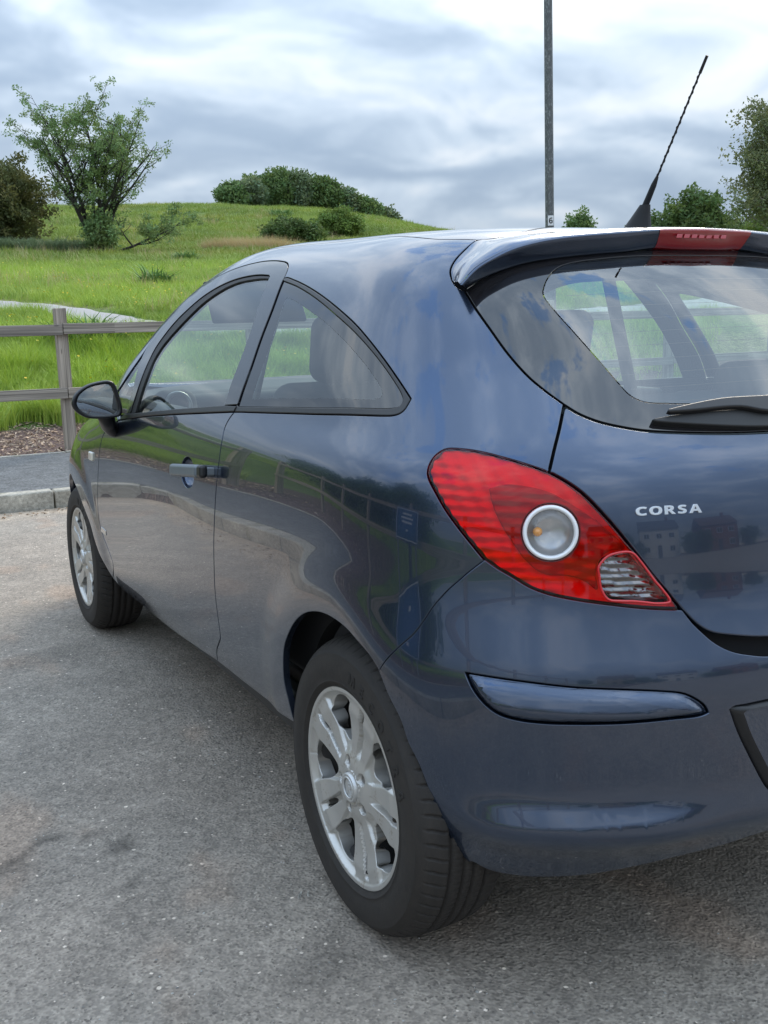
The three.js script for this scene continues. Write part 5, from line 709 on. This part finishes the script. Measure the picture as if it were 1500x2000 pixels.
function leaves(parent, points, geo, mat, seed, s0, s1, base) { const r = rng(seed), im = new THREE.InstancedMesh(geo, mat, points.length), M = new THREE.Matrix4(), q = new THREE.Quaternion(), col = new THREE.Color(), e = new THREE.Euler(); points.forEach((p, k) => { const s = mix(s0, s1, r()); M.compose(p, q.setFromEuler(e.set(r() * 6.3, r() * 6.3, r() * 6.3)), V(s, s * .8, s)); im.setMatrixAt(k, M); const t = .72 + .5 * r(), w = (r() - .5) * .25; im.setColorAt(k, col.setRGB(t * (1 + w), t, t * (1 - w))); }); shade(im); im.name = 'crown'; im.userData.kind = 'stuff'; parent.add(im); return im; }
// branching: stems grow from the base, give off side limbs, and carry leaf clumps towards their tips
function branching(seed, stems, opt) {
  const r = rng(seed), geos = [], tips = [];
  const limb = (p, dir, len, rad, level) => {
    const n = level === 0 ? 9 : level === 1 ? 6 : 4, pts = [p.clone()]; let d = dir.clone().normalize(), c = p.clone();
    for (let i = 0; i < n; i++) { d.add(V((r() - .5) * opt.wander, (r() - .35) * opt.wander * .6 + opt.rise * (level ? .10 : .03), (r() - .5) * opt.wander)).normalize(); c = c.clone().addScaledVector(d, len / n); pts.push(c); }
    for (let i = 0; i < n; i++) { const a = rad * (1 - .8 * i / n), b = rad * (1 - .8 * (i + 1) / n); geos.push(rodGeo(pts[i], pts[i + 1], a, b, level < 2 ? 7 : 4)); }
    if (level >= opt.levels) { for (let i = 1; i <= n; i++) if (r() < opt.leafy) tips.push(pts[i].clone().add(V((r() - .5) * opt.puff, (r() - .5) * opt.puff * .6, (r() - .5) * opt.puff))); return; }
    const kids = opt.kids[level]; for (let k = 0; k < kids; k++) { const t = mix(opt.from[level], .98, (k + r() * .6) / kids), q = t * n, i = Math.min(n - 1, Math.floor(q)), at = pts[i].clone().lerp(pts[i + 1], q - i), dd = pts[i + 1].clone().sub(pts[i]).normalize(), side = V(r() - .5, (r() - .5) * .4, r() - .5).normalize(); dd.multiplyScalar(opt.along).addScaledVector(side, 1).add(V(0, opt.lift, 0)).normalize(); limb(at, dd, len * opt.short[level] * (.7 + .5 * r()) * (1 - .45 * t), rad * (1 - .8 * t) * .62 + .004, level + 1); }
  };
  for (const [dx, dy, dz, len, rad] of stems) limb(V(dx * .12, -.1, dz * .12), V(dx, dy, dz), len, rad, 0);
  return { wood: mergeGeometries(geos.map((g) => { g.deleteAttribute('uv'); return g; })), tips };
}
function tree(name, label, category, group, [x, z], seed, stems, opt, woodColor, leafKey, leafColor, geo, s0, s1, dy = 0) {
  const t = new THREE.Group(); top(t, name, label, category, group); t.position.set(x, land(x, z) + dy, z); const b = branching(seed, stems, opt); mesh('trunk', b.wood, bark(woodColor), t); leaves(t, b.tips, geo, leafMat(leafKey, leafColor), seed + 1, s0, s1); return t;
}
function bush(name, label, category, group, [x, z], seed, [rx, ry, rz], n, leafKey, leafColor, geo, s0, s1, dy = 0) {
  const t = new THREE.Group(); top(t, name, label, category, group); t.position.set(x, land(x, z) + dy, z); const r = rng(seed), pts = [], stems = [];
  for (let k = 0; k < 7; k++) { const a = r() * 6.283; stems.push(rodGeo(V(0, -.1, 0), V(Math.cos(a) * rx * .55, ry * (.9 + .5 * r()), Math.sin(a) * rz * .55), .03 * ry + .02, .012, 5)); }
  let guard = 0; while (pts.length < n && guard++ < n * 20) { const a = r() * 6.283, cb = 2 * r() - 1, sb = Math.sqrt(1 - cb * cb), ux = Math.cos(a) * sb, uz = Math.sin(a) * sb, lump = .78 + .34 * n3(ux * 2.2 + seed, cb * 2.2, uz * 2.2) + .22 * n3(ux * 6 + seed, cb * 6, uz * 6), d = lump * (r() < .25 ? Math.cbrt(r()) : .86 + .16 * r()); const y = ry * (1 + cb * d) - .12 * ry; if (y < .05) continue; pts.push(V(ux * rx * d * (cb < -.2 ? .92 : 1), y, uz * rz * d)); }
  mesh('stems', mergeGeometries(stems), bark(lin(.09, .075, .06)), t); leaves(t, pts, geo, leafMat(leafKey, leafColor), seed + 1, s0, s1); return t;
}
const G1 = lin(.22, .31, .115), G2 = lin(.165, .245, .085), G3 = lin(.125, .185, .055);
tree('alder_tree', 'open many-stemmed tree standing on the grass slope', 'tree', null, [8.5, -41.2], 201,
  [[-.48, 1, .1, 5.6, .11], [-.14, 1, -.16, 5.3, .12], [.12, 1, .2, 5.2, .11], [.55, 1, -.05, 5.7, .13], [.3, 1, -.3, 4.8, .10], [-.60, .9, .12, 4.8, .09], [.98, .30, .1, 3.6, .07], [-.2, 1, .3, 4.6, .09]],
  { wander: .24, rise: .8, levels: 2, kids: [9, 6], from: [.30, .25], short: [.58, .50], along: .58, lift: .06, leafy: .80, puff: .38 }, lin(.045, .04, .034), 'alder', G1, clumps.fine, .50, .90);
bush('alder_sucker', 'leafy suckers round the foot of the many-stemmed tree', 'shrub', null, [8.4, -40.6], 215, [.75, .95, .7], 130, 'alder', G1, clumps.fine, .8, 1.3);
bush('hawthorn_bush', 'large brownish hawthorn bush left of the many-stemmed tree', 'bush', null, [4.6, -44.6], 231, [2.75, 2.0, 2.4], 2400, 'hawthorn', lin(.16, .17, .065), clumps.fine, .75, 1.3);
bush('round_bush', 'dark low bush halfway up the open hillside', 'bush', null, [19.9, -48.0], 241, [1.66, .66, 1.4], 800, 'thorn', G3, clumps.fine, .8, 1.3);
bush('round_bush', 'lighter round bush beside the low dark one on the hillside', 'bush', null, [25.2, -53.2], 243, [1.32, .84, 1.2], 700, 'ash', lin(.18, .26, .06), clumps.fine, .8, 1.3);
// thicket along the brow of the hill
[[484, 372, 92, 1.7], [510, 356, 93, 2.2], [540, 350, 95, 2.6], [570, 340, 96, 2.9], [602, 341, 97, 3.0], [632, 350, 98, 2.8], [662, 362, 99, 2.5], [690, 372, 100, 2.2], [716, 384, 101, 1.9], [740, 396, 102, 1.6], [762, 408, 103, 1.3]].forEach(([px, py, d, h], i) => {
  const az = Math.atan((px - 750) / 1994.2) * .99 + .4892 - .003, x = -1.66 + Math.sin(az) * d, z = 1.76 - Math.cos(az) * d;
  bush('hilltop_tree', 'leafy young tree in the thicket along the brow of the hill', 'tree', 'thicket on the brow of the hill', [x, z], 260 + i, [1.5 + (i % 3) * .3, h * .60, 1.6], 330, i % 3 === 1 ? 'willow' : 'ash2', i % 3 === 1 ? lin(.20, .26, .14) : G2, clumps.far, .8, 1.25);
});
// right of the lamp post, beyond the roof
const rightTree = (name, label, px, d, yTop, rx, seed, key, color, n) => { const az = Math.atan((px - 750) / 1994.2 / Math.cos(.184)) + .4892, x = -1.66 + Math.sin(az) * d, z = 1.76 - Math.cos(az) * d, ry = (yTop - land(x, z)) / 1.9; return bush(name, label, 'tree', 'trees beyond the car roof', [x, z], seed, [rx, ry, rx], n, key, color, clumps.far, .75, 1.15); };
rightTree('round_tree', 'small distant tree beside the numbered lamp post', 1128, 95, 10.5, 1.4, 301, 'ash2', G2, 380);
rightTree('round_tree', 'rounded green tree behind the car aerial', 1262, 72, 7.6, 2.0, 303, 'ash2', G2, 620);
rightTree('round_tree', 'tallest of the dark trees between the aerial and the birch', 1345, 72, 9.0, 2.6, 305, 'oak', G3, 1000);
rightTree('round_tree', 'low tree filling the gap beside the birch', 1425, 75, 7.6, 1.8, 307, 'oak', G3, 500);
rightTree('round_tree', 'bright green tree behind the birch trunk', 1500, 60, 6.6, 1.9, 309, 'ash', lin(.18, .26, .06), 500);
tree('birch_tree', 'tall slender birch at the right edge beyond the roof', 'tree', null, [23.5, -20.4], 321, [[.03, 1, .02, 5.0, .10], [-.26, 1, .2, 4.4, .06], [.2, 1, -.1, 4.2, .05]],
  { wander: .16, rise: .3, levels: 2, kids: [13, 7], from: [.30, .2], short: [.36, .55], along: .55, lift: .1, leafy: 1, puff: .5 }, lin(.30, .28, .25), 'birch', lin(.20, .225, .10), clumps.birch, .75, 1.15);
// trees and hedge on the car's left, seen in its paint
[[-12, -22, 2.2, 1.5], [-10.5, -17.5, 2.4, 1.5], [-9.2, -13, 2.4, 1.5], [-9.4, -9, 2.3, 1.6], [-9, -5.2, 2.2, 1.6], [-9.3, -1.4, 2.3, 1.7], [-14, -11, 2.6, 2.6], [-14, -4, 2.6, 2.7]].forEach(([x, z, rx, ry], i) => bush('hedge_tree', 'bushy tree in the row along the bank behind the blue sign', 'tree', 'row of trees along the left bank', [x, z], 340 + i, [rx, ry, rx], 520, i % 2 ? 'oak' : 'thorn', G3, clumps.broad, .9, 1.4));
// ================================================================ LAMP POST
{
  const g = new THREE.Group(), x = 8.06, z = -10.95; top(g, 'lamp_post', 'galvanised steel lamp post numbered 6 behind the car roof', 'lamp post'); g.position.set(x, land(x, z), z); g.rotation.z = .008; g.rotation.x = -.01;
  const zinc = dataTex(256, 512, ((a, b) => (u, v) => { const s = a(u / 256, v / 512) * .6 + b(u / 256, v / 512) * .4, t = 168 + 60 * (s - .5) + (s > .66 ? 30 : 0); return [t, t * 1.01, t * 1.01]; })(tileNoise(131, 24), tileNoise(132, 80)));
  zinc.repeat.set(1, 10); const steel = std(lin(.33, .34, .34), .55, { metalness: .35, map: zinc });
  mesh('pole', (() => { const p = new THREE.CylinderGeometry(.058, .068, 7.6, 24, 1); p.translate(0, 3.8, 0); return p; })(), steel, g);
  mesh('base', (() => { const p = new THREE.CylinderGeometry(.085, .09, 1.2, 24); p.translate(0, .6, 0); return p; })(), steel, g);
  const arm = mesh('bracket', tube([V(0, 7.55, 0), V(-.05, 7.9, .05), V(-.5, 8.02, .4)], .03, 20, 10), steel, g); const lantern = new RoundedBoxGeometry(.22, .10, .62, 4, .045); lantern.rotateY(-.9); lantern.translate(-.66, 8.03, .53); mesh('lantern', lantern, std(lin(.2, .2, .21), .5), g);
  const dir = V(camera.position.x - x, 0, camera.position.z - z).normalize().applyAxisAngle(V(0, 1, 0), .25), plate = new RoundedBoxGeometry(.085, .145, .006, 2, .002), pm = mesh('number_plate', plate, std(lin(.78, .79, .79), .5), g), yl = 2.66 - land(x, z); pm.position.set(dir.x * .066, yl, dir.z * .066); pm.lookAt(V(0, 0, 0).add(pm.position).add(dir)); pm.rotation.set(0, Math.atan2(dir.x, dir.z), 0);
  const six = new TextGeometry('6', { font, size: .085, depth: .002, curveSegments: 8 }); six.computeBoundingBox(); const bb = six.boundingBox; six.translate(-(bb.min.x + bb.max.x) / 2, -(bb.min.y + bb.max.y) / 2, .0032); mesh('numeral', six, std(lin(.02, .02, .02), .6), pm);
}
// ================================================================ SIGN BESIDE THE CAR, mirrored in its flank
{
  const g = new THREE.Group(); top(g, 'notice_sign', 'low blue notice board on two posts beside the footway', 'sign'); g.position.set(-3.7, .12, -.45); g.rotation.y = Math.PI / 2 - .15;
  const pv = std(lin(.33, .34, .35), .5, { metalness: .5 }); for (const s of [-1, 1]) mesh('post', (() => { const c = new THREE.CylinderGeometry(.025, .025, 1.2, 16); c.translate(s * .31, .55, -.02); return c; })(), pv, g);
  const board = mesh('board', (() => { const b = new RoundedBoxGeometry(.76, .58, .02, 3, .006); b.translate(0, .82, .016); return b; })(), std(lin(.02, .09, .22), .4), g); const white = std(lin(.75, .76, .77), .5);
  mesh('border', mergeGeometries([[.72, .014, 0, .27], [.72, .014, 0, -.27], [.014, .53, .353, 0], [.014, .53, -.353, 0]].map(([w, h, x, y]) => { const b = new THREE.BoxGeometry(w, h, .003); b.translate(x, .82 + y, .0275); return b; })), white, board);
  [[.30, .16], [.40, .08], [.34, .0], [.07, -.14]].forEach(([w, y]) => mesh('line', (() => { const b = new THREE.BoxGeometry(w, .036, .003); b.translate(0, .84 + y, .0275); return b; })(), white, board));
}
// ================================================================ HOUSES BEHIND THE CAMERA, mirrored in the tailgate and door mirror
function house(label, x, z, turn, w, d, h, wall, roofC) {
  const g = new THREE.Group(); top(g, 'house', label, 'house', 'houses across the road'); g.position.set(x, 0, z); g.rotation.y = turn; const wm = std(wall, .9, { bumpMap: concreteBump, bumpScale: .004 }), rm = std(roofC, .85), fm = std(lin(.75, .75, .74), .5), gm = phy(lin(.03, .04, .05), .05, { clearcoat: 1 });
  mesh('wall', (() => { const b = new THREE.BoxGeometry(w, h, d); b.translate(0, h / 2, 0); return uvBox(b); })(), wm, g);
  const s = new THREE.Shape([[-d / 2 - .35, 0], [d / 2 + .35, 0], [0, d * .36]].map((p) => new THREE.Vector2(...p))), rg = new THREE.ExtrudeGeometry(s, { depth: w + .5, bevelEnabled: false }); rg.rotateY(Math.PI / 2); rg.translate(-w / 2 - .25, h + .003, 0); const roof = mesh('roof', rg, rm, g);
  mesh('chimney', (() => { const b = new THREE.BoxGeometry(.6, 1.3, .6); b.translate(w * .3, h + d * .36 + .2, 0); return b; })(), std(lin(.22, .1, .07), .9), roof);
  for (const y of [1.35, 3.95]) for (const px of [-.32, 0, .32]) { if (y < 2 && px === 0) continue; const f = mesh('window', (() => { const b = new RoundedBoxGeometry(1.3, 1.15, .08, 2, .01); b.translate(px * w, y, -d / 2 - .02); return b; })(), fm, g); for (const k of [-1, 1]) mesh('pane', (() => { const b = new THREE.BoxGeometry(.54, .98, .02); b.translate(px * w + k * .3, y, -d / 2 - .062); return b; })(), gm, f); }
  const door = mesh('door', (() => { const b = new RoundedBoxGeometry(.95, 2.05, .08, 2, .01); b.translate(0, 1.03, -d / 2 - .02); return b; })(), std(lin(.05, .05, .06), .5), g); mesh('handle', (() => { const b = new THREE.SphereGeometry(.035, 12, 8); b.translate(.35, 1.0, -d / 2 - .08); return b; })(), chrome, door);
}
house('white rendered house with a slate roof across the road', 5, 50, 0, 9, 7, 5.4, lin(.62, .61, .58), lin(.09, .09, .10)); house('red brick house with a tiled roof across the road', 19, 50, 0, 8.5, 7, 5.2, lin(.25, .11, .08), lin(.13, .07, .05)); house('pale brick house with a brown roof across the road', -10, 51, 0, 9, 7, 5.2, lin(.34, .27, .20), lin(.12, .08, .06));
bush('garden_tree', 'bushy tree in front of the white house', 'tree', 'garden trees across the road', [-3, 46], 361, [2.2, 2.6, 2.2], 500, 'oak', G3, clumps.broad, .9, 1.4, .2); [[-17, 45, 2.4, 2.2], [0.5, 47, 1.8, 1.6], [15, 45.5, 2.2, 2.4], [25.5, 46, 2.4, 2.2], [-6, 43.5, 1.6, 1.4]].forEach(([x, z, rx, ry], i) => bush('garden_tree', 'bushy tree in the row before the houses across the road', 'tree', 'garden trees across the road', [x, z], 380 + i, [rx, ry, rx], 380, 'oak', G3, clumps.broad, .9, 1.4, .2));
bush('garden_tree', 'bushy tree between the white and the red brick houses', 'tree', 'garden trees across the road', [12, 46], 363, [2.0, 2.3, 2.0], 480, 'ash2', G2, clumps.broad, .9, 1.4, .2);

renderer.render(scene, camera);
